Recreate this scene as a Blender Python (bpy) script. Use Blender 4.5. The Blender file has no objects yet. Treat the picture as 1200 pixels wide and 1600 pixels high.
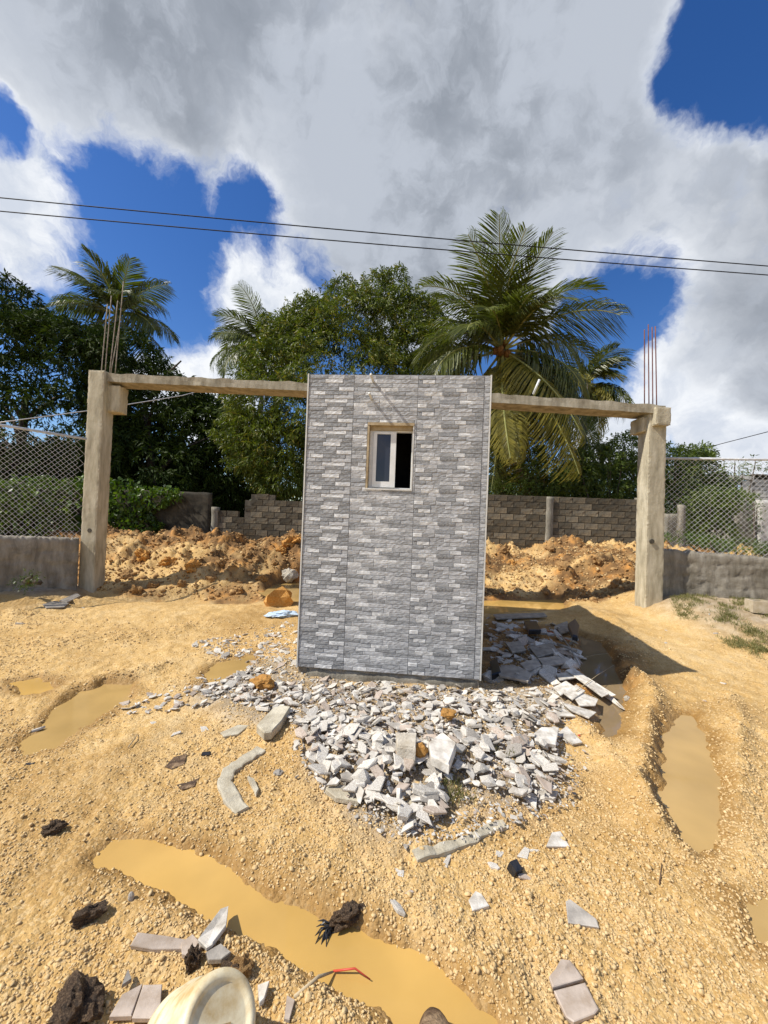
import bpy, math, random
import numpy as np
from mathutils import Vector, Matrix, noise as mn
random.seed(7); rng = np.random.default_rng(7)
C = bpy.context.scene.collection
R = math.radians
# ---------------------------------------------------------------- camera
F = 620.0; CX = 600.0; CY = 800.0; ROLL = R(2.2); PITCH = R(0.46); EYE = 1.55
cam_d = bpy.data.cameras.new('camera'); cam = bpy.data.objects.new('camera', cam_d); C.objects.link(cam)
cam_d.sensor_fit = 'HORIZONTAL'; cam_d.sensor_width = 36.0; cam_d.lens = 36.0*F/1200.0
cam_d.clip_start = 0.05; cam_d.clip_end = 3000
right = Vector((math.cos(ROLL), 0, math.sin(ROLL)))
up0 = Vector((-math.sin(ROLL), 0, math.cos(ROLL)))
fwd = Vector((0, math.cos(PITCH), math.sin(PITCH)))
up = right.cross(fwd); up.normalize(); right = fwd.cross(up); right.normalize()
M = Matrix((right, up, -fwd)).transposed().to_4x4(); M.translation = (0, 0, EYE)
cam.matrix_world = M
bpy.context.scene.camera = cam
def ray(px, py):
    return right*((px-CX)/F) + up*(-(py-CY)/F) + fwd
def at(px, py, y):                       # world point seen at a pixel, at world depth y
    d = ray(px, py); return Vector((0, 0, EYE)) + d*(y/d.y)
def gnd(px, py, z=0.0):
    d = ray(px, py); return Vector((0, 0, EYE)) + d*((z-EYE)/d.z)
# ---------------------------------------------------------------- light
SUN_EL = R(48.5); SUN_AZ = math.atan2(-.972, -.235)   # azimuth from +Y, towards the sun
sc = bpy.context.scene
sc.view_settings.view_transform = 'Standard'; sc.view_settings.look = 'None'
sc.view_settings.exposure = 0.14; sc.view_settings.gamma = 1; sc.view_settings.use_curve_mapping = False
sun_d = bpy.data.lights.new('sun', 'SUN'); sun = bpy.data.objects.new('sun', sun_d); C.objects.link(sun)
sun_d.energy = 5.0; sun_d.angle = R(0.5); sun_d.color = (1, .95, .86)
to_sun = Vector((math.sin(SUN_AZ)*math.cos(SUN_EL), math.cos(SUN_AZ)*math.cos(SUN_EL), math.sin(SUN_EL)))
sun.rotation_euler = to_sun.to_track_quat('Z', 'Y').to_euler(); sun.location = to_sun*50
# ---------------------------------------------------------------- sky
W = bpy.data.worlds.new('World'); sc.world = W; W.use_nodes = True
nt = W.node_tree; nt.nodes.clear()
class N:
    def __init__(s, nt): s.nt = nt
    def n(s, t, **k):
        x = s.nt.nodes.new(t)
        for a, v in k.items(): setattr(x, a, v)
        return x
    def set(s, sock, v):
        if isinstance(v, bpy.types.NodeSocket): s.nt.links.new(v, sock)
        elif v is not None: sock.default_value = v
    def m(s, op, a, b=None, clamp=False):
        x = s.n('ShaderNodeMath', operation=op, use_clamp=clamp); s.set(x.inputs[0], a); s.set(x.inputs[1], b); return x.outputs[0]
    def vm(s, op, a, b=None, out=0):
        x = s.n('ShaderNodeVectorMath', operation=op); s.set(x.inputs[0], a)
        if b is not None: s.set(x.inputs[1], b)
        return x.outputs[out]
    def mr(s, v, a, b, c=0.0, d=1.0, smooth=True):
        x = s.n('ShaderNodeMapRange', interpolation_type='SMOOTHSTEP' if smooth else 'LINEAR')
        for k, q in zip((0, 1, 2, 3, 4), (v, a, b, c, d)): s.set(x.inputs[k], q)
        return x.outputs[0]
    def mix(s, f, a, b, mode='MIX'):
        x = s.n('ShaderNodeMix', data_type='RGBA', blend_type=mode); s.set(x.inputs[0], f); s.set(x.inputs[6], a); s.set(x.inputs[7], b); return x.outputs[2]
    def noise(s, vec, scale, detail=4, rough=.55, out=0, dist=0.0):
        x = s.n('ShaderNodeTexNoise'); s.set(x.inputs['Vector'], vec); x.inputs['Scale'].default_value = scale
        x.inputs['Detail'].default_value = detail; x.inputs['Roughness'].default_value = rough; x.inputs['Distortion'].default_value = dist
        return x.outputs[out]
w = N(nt)
out = w.n('ShaderNodeOutputWorld'); bg = w.n('ShaderNodeBackground'); bg.inputs[1].default_value = 0.1
nt.links.new(bg.outputs[0], out.inputs[0])
sky = w.n('ShaderNodeTexSky', sky_type='NISHITA'); sky.sun_disc = False
sky.sun_elevation = SUN_EL; sky.sun_rotation = SUN_AZ % (2*math.pi); sky.air_density = 1.0; sky.dust_density = .3; sky.ozone_density = 3.0
hs = w.n('ShaderNodeHueSaturation'); hs.inputs['Saturation'].default_value = 1.3; hs.inputs['Value'].default_value = 1.22
hs.inputs['Hue'].default_value = .512
nt.links.new(sky.outputs[0], hs.inputs['Color'])
dirv = w.vm('NORMALIZE', w.n('ShaderNodeTexCoord').outputs['Generated'])
warp = w.vm('SCALE', w.vm('SUBTRACT', w.noise(dirv, 4.0, 6, .6, 1), (.5, .5, .5)))
warp.node.inputs[3].default_value = .20
wd = w.vm('NORMALIZE', w.vm('ADD', dirv, warp))
grey_b = [(230, -10, 300, 1), (60, -40, 240, 1), (380, 30, 290, 1), (580, 140, 280, 1), (700, 250, 290, 1), (860, 200, 310, 1), (1010, 250, 240, 1), (1150, 300, 180, 1),
          (1000, 60, 130, 1), (900, 0, 200, 1), (1200, 440, 190, 1), (1130, 500, 110, .9), (200, -300, 450, 1), (700, -300, 450, 1), (1150, -420, 330, 1), (-250, -100, 300, 1), (560, 350, 140, .9), (1225, 600, 90, .9)]
white_b = [(25, 325, 135, 1), (395, 485, 105, 1), (330, 450, 60, .9), (455, 455, 65, .9), (410, 385, 75, .62), (300, 590, 100, .95), (345, 620, 90, .95), (970, 700, 75, 1), (1105, 600, 115, 1), (1150, 680, 90, .9), (1190, 700, 70, .9), (455, 300, 60, .6), (350, 325, 60, .35), (120, 215, 60, .7), (20, 240, 40, .5)]
neg_b = [(1190, 50, 130, 1.2), (1215, 125, 80, 1.0), (960, 480, 80, .6), (400, 335, 55, .5), (-5, 205, 50, .6), (225, 300, 85, .45), (230, 420, 120, .5), (190, 265, 50, .4), (400, 395, 70, .35), (300, 395, 70, .4), (500, 430, 40, .3)]
def cover(bl):
    cov = None
    for (bx, by, br, bw) in bl:
        c = ray(bx, by).normalized(); ra = (c.angle(ray(bx+br, by).normalized())+c.angle(ray(bx, by+br).normalized())+c.angle(ray(bx-br, by).normalized()))/3
        v = w.mr(w.vm('DOT_PRODUCT', wd, tuple(c), out=1), math.cos(ra*1.45), math.cos(ra*.08), 0.0, bw*1.12)
        cov = v if cov is None else w.m('MAXIMUM', cov, v)
    return cov
sep = w.n('ShaderNodeSeparateXYZ'); nt.links.new(dirv, sep.inputs[0])
behind = w.mr(sep.outputs[1], .1, -.4, 0, 1)
cg, cw, cn = cover(grey_b), cover(white_b), cover(neg_b)
cg = w.m('MAXIMUM', cg, w.m('MULTIPLY', behind, w.mr(w.noise(dirv, 2.2, 3), .42, .6, 0, 1.0)))
fb = w.m('SUBTRACT', w.noise(wd, 4.5, 13, .66), .5)
fb3 = w.m('SUBTRACT', w.noise(dirv, 2.6, 5, .5), .5)
tot = w.m('ADD', w.m('SUBTRACT', w.m('MAXIMUM', cg, cw), cn), w.m('MULTIPLY', fb, 1.9))
alpha = w.mr(tot, .30, .88)
thick = w.mr(w.m('ADD', w.m('SUBTRACT', cg, w.m('MULTIPLY', cn, .8)), w.m('ADD', w.m('MULTIPLY', fb, 1.1), w.m('MULTIPLY', fb3, .9))), .45, 1.15)
off = w.vm('ADD', wd, tuple(to_sun*.05))
relief = w.mr(w.m('SUBTRACT', fb, w.m('SUBTRACT', w.noise(off, 4.5, 6, .58), .5)), -.16, .16, 0.0, 1.0)
low = w.mr(w.m('ADD', w.noise(dirv, 2.1, 5, .52), w.m('MULTIPLY', w.m('SUBTRACT', relief, .5), .22)), .36, .64, 0.0, 1.0)
white = w.mix(relief, (6.0, 6.5, 7.4, 1), (8.8, 9.0, 9.3, 1))
grey = w.mix(low, (2.6, 2.9, 3.4, 1), (4.75, 5.15, 5.85, 1))
ccol = w.mix(thick, white, grey)
fin = w.mix(alpha, hs.outputs[0], ccol)
nt.links.new(fin, bg.inputs[0])
# ---------------------------------------------------------------- helpers: materials
def mat(name, build):
    m = bpy.data.materials.new(name); m.use_nodes = True; t = m.node_tree; t.nodes.clear()
    g = N(t); o = g.n('ShaderNodeOutputMaterial'); b = g.n('ShaderNodeBsdfPrincipled'); t.links.new(b.outputs[0], o.inputs[0])
    g.tc = g.n('ShaderNodeTexCoord'); g.out = o; g.b = b
    build(g, b); return m
def bump(g, b, h, strength=.5, dist=.01):
    x = g.n('ShaderNodeBump'); x.inputs['Strength'].default_value = strength; x.inputs['Distance'].default_value = dist
    g.set(x.inputs['Height'], h); g.nt.links.new(x.outputs[0], b.inputs['Normal'])
def ramp(g, f, stops):
    x = g.n('ShaderNodeValToRGB'); e = x.color_ramp.elements
    while len(e) < len(stops): e.new(.5)
    for k, (p, c) in enumerate(stops): e[k].position = p; e[k].color = (*c, 1)
    g.set(x.inputs[0], f); return x.outputs[0]
def simple(name, c1, c2, scale=4, rough=.8, bs=.4, bd=.01, bscale=None, detail=6, spec=.3, lo=.35, hi=.65, c3=None, rand=0.0):
    def f(g, b):
        co = g.tc.outputs['Object']
        n1 = g.noise(co, scale, detail, .62)
        st = [(lo, c1), (hi, c2)] if c3 is None else [(lo, c1), ((lo+hi)/2, c3), (hi, c2)]
        col = ramp(g, n1, st)
        if rand:
            oi = g.n('ShaderNodeObjectInfo')
            v = g.mr(oi.outputs['Random'], 0, 1, 1-rand, 1+rand, False)
            col = g.vm('SCALE', col); col.node.inputs[3].default_value = 1; g.nt.links.new(v, col.node.inputs[3])
        g.set(b.inputs['Base Color'], col); b.inputs['Roughness'].default_value = rough; b.inputs['Specular IOR Level'].default_value = spec
        if bs: bump(g, b, g.noise(co, bscale or scale*6, 6, .65), bs, bd)
    return mat(name, f)
def leafmat(name, c1, c2, rough=.42, trans=.25, c3=None, spec=.5):
    def f(g, b):
        at_ = g.n('ShaderNodeAttribute', attribute_name='shade')
        st = [(0, c1), (1, c2)] if c3 is None else [(0, c1), (.86, c2), (1, c3)]
        col = ramp(g, at_.outputs['Fac'], st)
        g.set(b.inputs['Base Color'], col); b.inputs['Roughness'].default_value = rough; b.inputs['Specular IOR Level'].default_value = spec
        tr = g.n('ShaderNodeBsdfTranslucent'); g.set(tr.inputs[0], g.mix(1.0, col, (1.3, 1.5, .5, 1), 'MULTIPLY'))
        mx = g.n('ShaderNodeMixShader'); mx.inputs[0].default_value = trans
        g.nt.links.new(b.outputs[0], mx.inputs[1]); g.nt.links.new(tr.outputs[0], mx.inputs[2]); g.nt.links.new(mx.outputs[0], g.out.inputs[0])
    return mat(name, f)
def f_ground(g, b):
    co = g.tc.outputs['Object']
    big = g.noise(co, .9, 5, .6); mid = g.noise(co, 6, 6, .65); fine = g.noise(co, 55, 5, .7); gr = g.noise(co, 140, 3, .6)
    v = g.n('ShaderNodeTexVoronoi'); v.inputs['Scale'].default_value = 75; g.set(v.inputs['Vector'], co)
    vs = g.n('ShaderNodeSeparateXYZ'); g.set(vs.inputs[0], v.outputs['Color'])
    c = ramp(g, g.m('ADD', g.m('MULTIPLY', big, .5), g.m('MULTIPLY', mid, .5)), [(.34, (.48, .295, .10)), (.50, (.66, .44, .175)), (.64, (.78, .58, .30))])
    c = g.mix(g.mr(fine, .3, .7, 0, .55), c, (.36, .20, .065, 1))
    c = g.mix(g.mr(vs.outputs[0], .55, 1, 0, .5), c, (.74, .56, .31, 1))
    wet = g.n('ShaderNodeAttribute', attribute_name='wet')
    c = g.mix(wet.outputs['Fac'], c, g.mix(1.0, c, (.62, .55, .45, 1), 'MULTIPLY'))
    red = g.n('ShaderNodeAttribute', attribute_name='brown')
    c = g.mix(red.outputs['Fac'], c, ramp(g, g.noise(co, 2.6, 7, .68), [(.34, (.09, .05, .022)), (.5, (.235, .13, .052)), (.64, (.54, .26, .07))]))
    gy = g.n('ShaderNodeAttribute', attribute_name='grey')
    c = g.mix(g.m('MULTIPLY', gy.outputs['Fac'], .85), c, ramp(g, mid, [(.35, (.20, .17, .13)), (.65, (.42, .38, .32))]))
    g.set(b.inputs['Base Color'], c)
    g.set(b.inputs['Roughness'], g.mr(wet.outputs['Fac'], 0, 1, .95, .55)); b.inputs['Specular IOR Level'].default_value = .2
    h = g.m('ADD', g.m('MULTIPLY', g.m('SUBTRACT', 1.0, v.outputs['Distance']), .5), g.m('ADD', g.m('MULTIPLY', fine, .8), g.m('MULTIPLY', gr, .35)))
    bump(g, b, h, .8, .012)
m_ground = mat('yellow_soil', f_ground)
m_pebble = simple('soil_clod', (.45, .285, .11), (.76, .58, .32), 60, .95, .5, .003, 260, 4, .15, .3, .7)
m_clodb = simple('brown_clod', (.20, .105, .04), (.52, .33, .14), 9, .95, .8, .01, 60, 5, .1, .35, .65, c3=(.34, .20, .085))
m_clodo = simple('orange_clod', (.50, .22, .05), (.62, .36, .12), 9, .95, .8, .012, 50, 5, .1)
def f_water(col, rough=.06):
    def f(g, b):
        co = g.tc.outputs['Object']
        g.set(b.inputs['Base Color'], ramp(g, g.noise(co, 2.0, 4, .5), [(.3, tuple(x*.80 for x in col)), (.7, tuple(min(1, x*1.10) for x in col))]))
        b.inputs['Roughness'].default_value = rough; b.inputs['Coat Weight'].default_value = 0; b.inputs['IOR'].default_value = 1.33; b.inputs['Specular IOR Level'].default_value = .5
        bump(g, b, g.noise(co, 7, 2, .4), .08, .004)
    return f
m_water_y = mat('ochre_muddy_water', f_water((.56, .345, .10)))
m_water_b = mat('brown_muddy_water', f_water((.46, .30, .11)))
m_water_d = mat('grey_muddy_water', f_water((.28, .20, .11), .03))
m_conc = None
def f_conc(c1, c2, c3, stain=.35, bd=.012):
    def f(g, b):
        co = g.tc.outputs['Object']
        mp = g.n('ShaderNodeMapping'); mp.inputs['Scale'].default_value = (1, 1, .25); g.set(mp.inputs[0], co)
        a = g.noise(mp.outputs[0], 7, 7, .65); c = ramp(g, a, [(.33, c1), (.5, c2), (.66, c3)])
        s = g.mr(g.noise(mp.outputs[0], 3.2, 6, .7, dist=.5), .55, .72, 0, stain)
        c = g.mix(s, c, tuple(x*.45 for x in c1)+(1,))
        g.set(b.inputs['Base Color'], c); b.inputs['Roughness'].default_value = .9; b.inputs['Specular IOR Level'].default_value = .2
        bump(g, b, g.m('ADD', g.noise(co, 60, 5, .7), g.noise(co, 9, 3)), .6, bd)
    return f
m_col = mat('column_concrete', f_conc((.31, .27, .19), (.48, .425, .305), (.61, .55, .415), .45))
m_beam = mat('beam_concrete', f_conc((.22, .19, .135), (.35, .31, .23), (.48, .43, .33), .5))
m_render = mat('rough_render', f_conc((.17, .15, .115), (.28, .25, .20), (.40, .365, .30), .6, .035))
m_renderd = mat('dirty_render', f_conc((.13, .115, .09), (.24, .22, .175), (.36, .33, .27), .6))
m_block = [simple('concrete_block_%d' % i, tuple(x*k*.55 for x in (.26, .235, .185)), tuple(x*k for x in (.34, .28, .19)), 5, .95, .7, .01, 70, 6, .1, rand=.22) for i, k in enumerate((.42, .58, .80))]
m_blockdark = simple('dark_block', (.030, .027, .020), (.10, .085, .06), 4, .95, .6, .01, 60)
m_mortar = simple('mortar', (.05, .045, .035), (.14, .12, .09), 6, .95, .5, .01, 60)
m_newblock = simple('new_block', (.42, .34, .22), (.56, .48, .36), 9, .95, .6, .006, 120)
m_steel = simple('galvanised_steel', (.42, .43, .44), (.62, .63, .64), 20, .4, .1, .001, 80, spec=.6)
m_wire = simple('fence_wire', (.55, .56, .57), (.75, .75, .75), 20, .5, 0, spec=.5)
m_rust = simple('rusty_rebar', (.12, .05, .045), (.22, .10, .085), 12, .8, .5, .002, 300)
m_rustp = simple('cement_splashed_rebar', (.20, .15, .11), (.42, .37, .30), 12, .85, .5, .002, 300)
m_cable = simple('black_cable', (.012, .012, .013), (.03, .03, .03), 10, .6, 0)
m_white = simple('white_aluminium', (.68, .68, .65), (.78, .78, .76), 12, .35, .1, .001, 60, spec=.5)
m_trim = simple('pale_edge_trim', (.55, .53, .48), (.72, .71, .67), 8, .5, .1, .001)
m_wood = simple('weathered_lumber', (.30, .22, .12), (.52, .42, .27), 8, .85, .5, .003, 60)
m_dark = simple('room_shade_colour', (.03, .03, .03), (.05, .05, .05), 5, .9, .1)  # near-black colour put in for the dimness inside the booth
def f_glass(g, b):
    b.inputs['Base Color'].default_value = (.035, .037, .05, 1); b.inputs['Roughness'].default_value = .04; b.inputs['Specular IOR Level'].default_value = .5
m_glass = mat('dark_window_glass', f_glass)
def f_led(c, k):
    def f(g, b):
        co = g.tc.outputs['Object']
        mp = g.n('ShaderNodeMapping'); mp.inputs['Scale'].default_value = (1, 1, 2.2); mp.inputs['Location'].default_value = (k*3.1, k, 0); g.set(mp.inputs[0], co)
        n1 = g.noise(mp.outputs[0], 16, 8, .68, dist=1.2)
        vein = g.mr(g.m('ABSOLUTE', g.m('SUBTRACT', g.noise(mp.outputs[0], 9, 4, .6, dist=2.0), .5)), 0, .03, .35, 0)
        col = ramp(g, n1, [(.3, tuple(x*.6 for x in c)), (.5, c), (.7, tuple(min(.9, x*1.4) for x in c))])
        col = g.mix(vein, col, (.62, .63, .63, 1))
        g.set(b.inputs['Base Color'], col); b.inputs['Roughness'].default_value = .5; b.inputs['Specular IOR Level'].default_value = .4
        bump(g, b, g.noise(mp.outputs[0], 45, 5, .7, dist=1), .5, .004)
    return f
m_led = [mat('ledger_stone_%d' % i, f_led(c, i)) for i, c in enumerate([(.27, .275, .28), (.36, .365, .37), (.45, .452, .455), (.64, .64, .63)])]
m_joint = simple('tile_joint', (.24, .24, .245), (.34, .34, .34), 20, .8, .2)
m_shard = simple('broken_tile_back', (.42, .375, .31), (.78, .74, .665), 14, .85, .7, .004, 90, 6, .25, rand=.16, c3=(.61, .565, .49))
m_shardg = simple('broken_tile_glaze', (.25, .225, .195), (.48, .435, .37), 12, .5, .5, .003, 80, 6, .4, rand=.25)
m_shardp = simple('pinkish_tile', (.34, .26, .19), (.55, .455, .37), 9, .6, .4, .003, 70, 6, .4, rand=.15, c3=(.45, .37, .30))
m_slab = simple('old_concrete_slab', (.36, .31, .22), (.58, .53, .41), 9, .9, .7, .008, 80)
m_stone = simple('pale_stone', (.40, .34, .25), (.70, .64, .53), 8, .9, .9, .01, 70, rand=.1)
m_char = simple('dark_wet_wood', (.04, .024, .014), (.34, .23, .13), 16, .6, 1.0, .012, 60, 7, .4, c3=(.13, .078, .043))
m_black = simple('black_plastic', (.012, .013, .015), (.03, .03, .035), 10, .35, .2, .002, 40, spec=.5)
m_red = simple('red_plastic', (.42, .05, .03), (.58, .09, .05), 10, .4, .1)
m_bluec = simple('pale_blue_cloth', (.40, .52, .66), (.62, .74, .86), 6, .8, .4, .01, 30)
m_bucket = simple('stained_cream_plastic', (.50, .35, .15), (.74, .65, .44), 9, .45, .25, .003, 60, 8, .4, .34, .56)
m_bstain = simple('mud_stained_plastic', (.36, .22, .08), (.60, .45, .24), 12, .6, .2, .002)
m_bark = simple('tree_bark', (.05, .04, .03), (.16, .13, .10), 8, .9, .8, .02, 40)
m_palmbark = simple('palm_bark', (.12, .10, .08), (.26, .23, .18), 6, .9, .8, .02, 30)
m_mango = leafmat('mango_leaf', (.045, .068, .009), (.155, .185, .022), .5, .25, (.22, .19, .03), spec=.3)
m_mangod = leafmat('shaded_tree_leaf', (.013, .026, .005), (.055, .082, .012), .6, .12, spec=.12)  # leaf colour lowered to carry the deep shade under the canopies
m_bush = leafmat('bush_leaf', (.045, .075, .012), (.15, .20, .032), .5, .3)
m_ivy = leafmat('vine_leaf', (.035, .070, .009), (.12, .19, .02), .42, .3)
m_palm = leafmat('palm_leaflet', (.045, .062, .011), (.17, .185, .038), .38, .28)
m_palmy = leafmat('yellowing_palm_leaflet', (.14, .13, .018), (.34, .28, .04), .42, .35)
m_dead = leafmat('dead_palm_leaflet', (.10, .07, .035), (.24, .18, .10), .7, .2)
m_rachis = simple('palm_rib', (.22, .24, .07), (.38, .36, .13), 5, .5, .1)
m_nut = simple('dry_coconut_stalk', (.13, .06, .02), (.33, .17, .06), 9, .8, .6, .01)
m_grass = leafmat('short_grass', (.12, .12, .035), (.34, .31, .13), .6, .3)
m_housew = simple('pale_house_plaster', (.42, .40, .36), (.60, .58, .53), 2, .9, .2)
# ---------------------------------------------------------------- helpers: meshes
def tag(o, label=None, cat=None, group=None, kind=None):
    if label: o['label'] = label
    if cat: o['category'] = cat
    if group: o['group'] = group
    if kind: o['kind'] = kind
    return o
def empty(name, loc, label, cat, group=None, rot=(0, 0, 0)):
    o = bpy.data.objects.new(name, None); C.objects.link(o); o.location = loc; o.rotation_euler = rot; o.empty_display_size = .1
    return tag(o, label, cat, group)
def link(name, me, parent=None, loc=(0, 0, 0), rot=(0, 0, 0), scale=(1, 1, 1)):
    o = bpy.data.objects.new(name, me); C.objects.link(o); o.location = loc; o.rotation_euler = rot; o.scale = scale
    if parent: o.parent = parent
    return o
def npmesh(name, V, Fc, mats, smooth=False, mi=None, attrs=None):
    V = np.asarray(V, dtype=np.float32); Fc = np.asarray(Fc, dtype=np.int32)
    me = bpy.data.meshes.new(name); n = Fc.shape[1]
    me.vertices.add(len(V)); me.vertices.foreach_set('co', V.ravel())
    me.loops.add(Fc.size); me.loops.foreach_set('vertex_index', Fc.ravel())
    me.polygons.add(len(Fc)); me.polygons.foreach_set('loop_start', np.arange(0, Fc.size, n, dtype=np.int32)); me.polygons.foreach_set('loop_total', np.full(len(Fc), n, np.int32))
    if smooth: me.polygons.foreach_set('use_smooth', np.ones(len(Fc), bool))
    for m in (mats if isinstance(mats, (list, tuple)) else [mats]): me.materials.append(m)
    if mi is not None: me.polygons.foreach_set('material_index', np.asarray(mi, np.int32))
    for k, v in (attrs or {}).items():
        a = me.attributes.new(k, 'FLOAT', 'POINT'); a.data.foreach_set('value', np.asarray(v, np.float32))
    me.update(calc_edges=True); me.validate()
    return me
def pymesh(name, V, Fc, mats, smooth=False, mi=None):
    me = bpy.data.meshes.new(name); me.from_pydata([tuple(v) for v in V], [], [tuple(f) for f in Fc]); me.update()
    for m in (mats if isinstance(mats, (list, tuple)) else [mats]): me.materials.append(m)
    if smooth:
        for p in me.polygons: p.use_smooth = True
    if mi is not None: me.polygons.foreach_set('material_index', np.asarray(mi, np.int32))
    return me
def grid_box(name, sx, sy, sz, step, amp, m, freq=6.0, edge=.012, base=(0, 0, 0), taper=0.0, smooth=True, seed=0):
    """box sx*sy*sz standing on base, subdivided, with rough faces and worn edges"""
    nx, ny, nz = [max(1, int(round(s/step))) for s in (sx, sy, sz)]
    idx = {}; V = []; Fc = []
    def vid(i, j, k):
        if (i, j, k) in idx: return idx[(i, j, k)]
        p = Vector(((i/nx-.5)*sx, (j/ny-.5)*sy, k/nz*sz))
        n = Vector(((i == nx)-(i == 0), (j == ny)-(j == 0), (k == nz)-(k == 0)))
        q = p*freq+Vector((seed*7.3, seed*3.1, seed))
        e = (n.length > 1.2)
        d = (mn.noise(q)+.5*mn.noise(q*2.7)+.35*mn.noise(q*6.1))*amp
        wv = abs(mn.noise(q*1.9+Vector((9, 9, 9))))*edge*(2.0 if e else 0)
        p = p + n.normalized()*(d-wv-(edge*.5 if e else 0)) if n.length else p
        if taper: p.x *= 1-taper*p.z/sz; p.y *= 1-taper*p.z/sz
        idx[(i, j, k)] = len(V); V.append(p+Vector(base)); return len(V)-1
    for i in range(nx):
        for j in range(ny):
            Fc.append((vid(i, j, nz), vid(i+1, j, nz), vid(i+1, j+1, nz), vid(i, j+1, nz)))
            Fc.append((vid(i, j, 0), vid(i, j+1, 0), vid(i+1, j+1, 0), vid(i+1, j, 0)))
    for i in range(nx):
        for k in range(nz):
            Fc.append((vid(i, 0, k), vid(i+1, 0, k), vid(i+1, 0, k+1), vid(i, 0, k+1)))
            Fc.append((vid(i, ny, k), vid(i, ny, k+1), vid(i+1, ny, k+1), vid(i+1, ny, k)))
    for j in range(ny):
        for k in range(nz):
            Fc.append((vid(0, j, k), vid(0, j, k+1), vid(0, j+1, k+1), vid(0, j+1, k)))
            Fc.append((vid(nx, j, k), vid(nx, j+1, k), vid(nx, j+1, k+1), vid(nx, j, k+1)))
    return pymesh(name, V, Fc, m, smooth)
def box(V, Fc, a, b):
    s = len(V); (x0, y0, z0), (x1, y1, z1) = a, b
    V += [(x0, y0, z0), (x1, y0, z0), (x1, y1, z0), (x0, y1, z0), (x0, y0, z1), (x1, y0, z1), (x1, y1, z1), (x0, y1, z1)]
    Fc += [tuple(s+i for i in f) for f in ((0, 3, 2, 1), (4, 5, 6, 7), (0, 1, 5, 4), (1, 2, 6, 5), (2, 3, 7, 6), (3, 0, 4, 7))]
def tube(V, Fc, pts, rad, n=6, cap=True):
    s = len(V); pts = [Vector(p) for p in pts]; rads = rad if isinstance(rad, (list, tuple)) else [rad]*len(pts)
    for i, p in enumerate(pts):
        t = (pts[min(i+1, len(pts)-1)]-pts[max(i-1, 0)]).normalized()
        a = t.cross(Vector((0, 0, 1)));
        if a.length < .05: a = t.cross(Vector((1, 0, 0)))
        a.normalize(); b = t.cross(a)
        for k in range(n):
            an = 2*math.pi*k/n; V.append(p+(a*math.cos(an)+b*math.sin(an))*rads[i])
    for i in range(len(pts)-1):
        for k in range(n):
            Fc.append((s+i*n+k, s+i*n+(k+1) % n, s+(i+1)*n+(k+1) % n, s+(i+1)*n+k))
    if cap: Fc.append(tuple(s+k for k in range(n))[::-1]); Fc.append(tuple(s+(len(pts)-1)*n+k for k in range(n)))
def tube_obj(name, pts, rad, m, parent=None, n=6):
    V, Fc = [], []; tube(V, Fc, pts, rad, n); return link(name, pymesh(name, V, Fc, m, True), parent)
# value noise in numpy
def vnoise(x, y, seed=0):
    xi = np.floor(x).astype(np.int64); yi = np.floor(y).astype(np.int64); fx = x-xi; fy = y-yi
    fx = fx*fx*fx*(fx*(fx*6-15)+10); fy = fy*fy*fy*(fy*(fy*6-15)+10)
    def h(a, b):
        n = (a*374761393+b*668265263+seed*1442695041) & 0xffffffff
        n = ((n ^ (n >> 13))*1274126177) & 0xffffffff; n = (n ^ (n >> 16)) & 0xffff
        return n/65535.0
    return ((h(xi, yi)*(1-fx)+h(xi+1, yi)*fx)*(1-fy)+(h(xi, yi+1)*(1-fx)+h(xi+1, yi+1)*fx)*fy)*2-1
def fbm(x, y, oct=5, seed=0, gain=.5):
    s = 0; a = 1
    for o in range(oct):
        s = s+a*vnoise(x*2**o+o*17.3, y*2**o-o*9.1, seed+o); a *= gain
    return s
def sstep(v, a, b):
    t = np.clip((v-a)/(b-a), 0, 1); return t*t*(3-2*t)
def poly_sd(P, x, y):
    """signed distance to polygon, negative inside"""
    P = np.array(P); d = np.full(x.shape, 1e9); ins = np.zeros(x.shape, bool); n = len(P)
    for i in range(n):
        ax, ay = P[i]; bx, by = P[(i+1) % n]; ex, ey = bx-ax, by-ay
        t = np.clip(((x-ax)*ex+(y-ay)*ey)/(ex*ex+ey*ey+1e-12), 0, 1)
        d = np.minimum(d, np.hypot(x-ax-ex*t, y-ay-ey*t))
        c = ((ay > y) != (by > y)); xx = ax+(y-ay)*ex/(ey if abs(ey) > 1e-9 else 1e-9)
        ins ^= (c & (x < xx))
    return np.where(ins, -d, d)
def line_d(P, x, y):
    d = np.full(x.shape, 1e9)
    for (ax, ay), (bx, by) in zip(P[:-1], P[1:]):
        ex, ey = bx-ax, by-ay; t = np.clip(((x-ax)*ex+(y-ay)*ey)/(ex*ex+ey*ey+1e-12), 0, 1)
        d = np.minimum(d, np.hypot(x-ax-ex*t, y-ay-ey*t))
    return d
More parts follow.
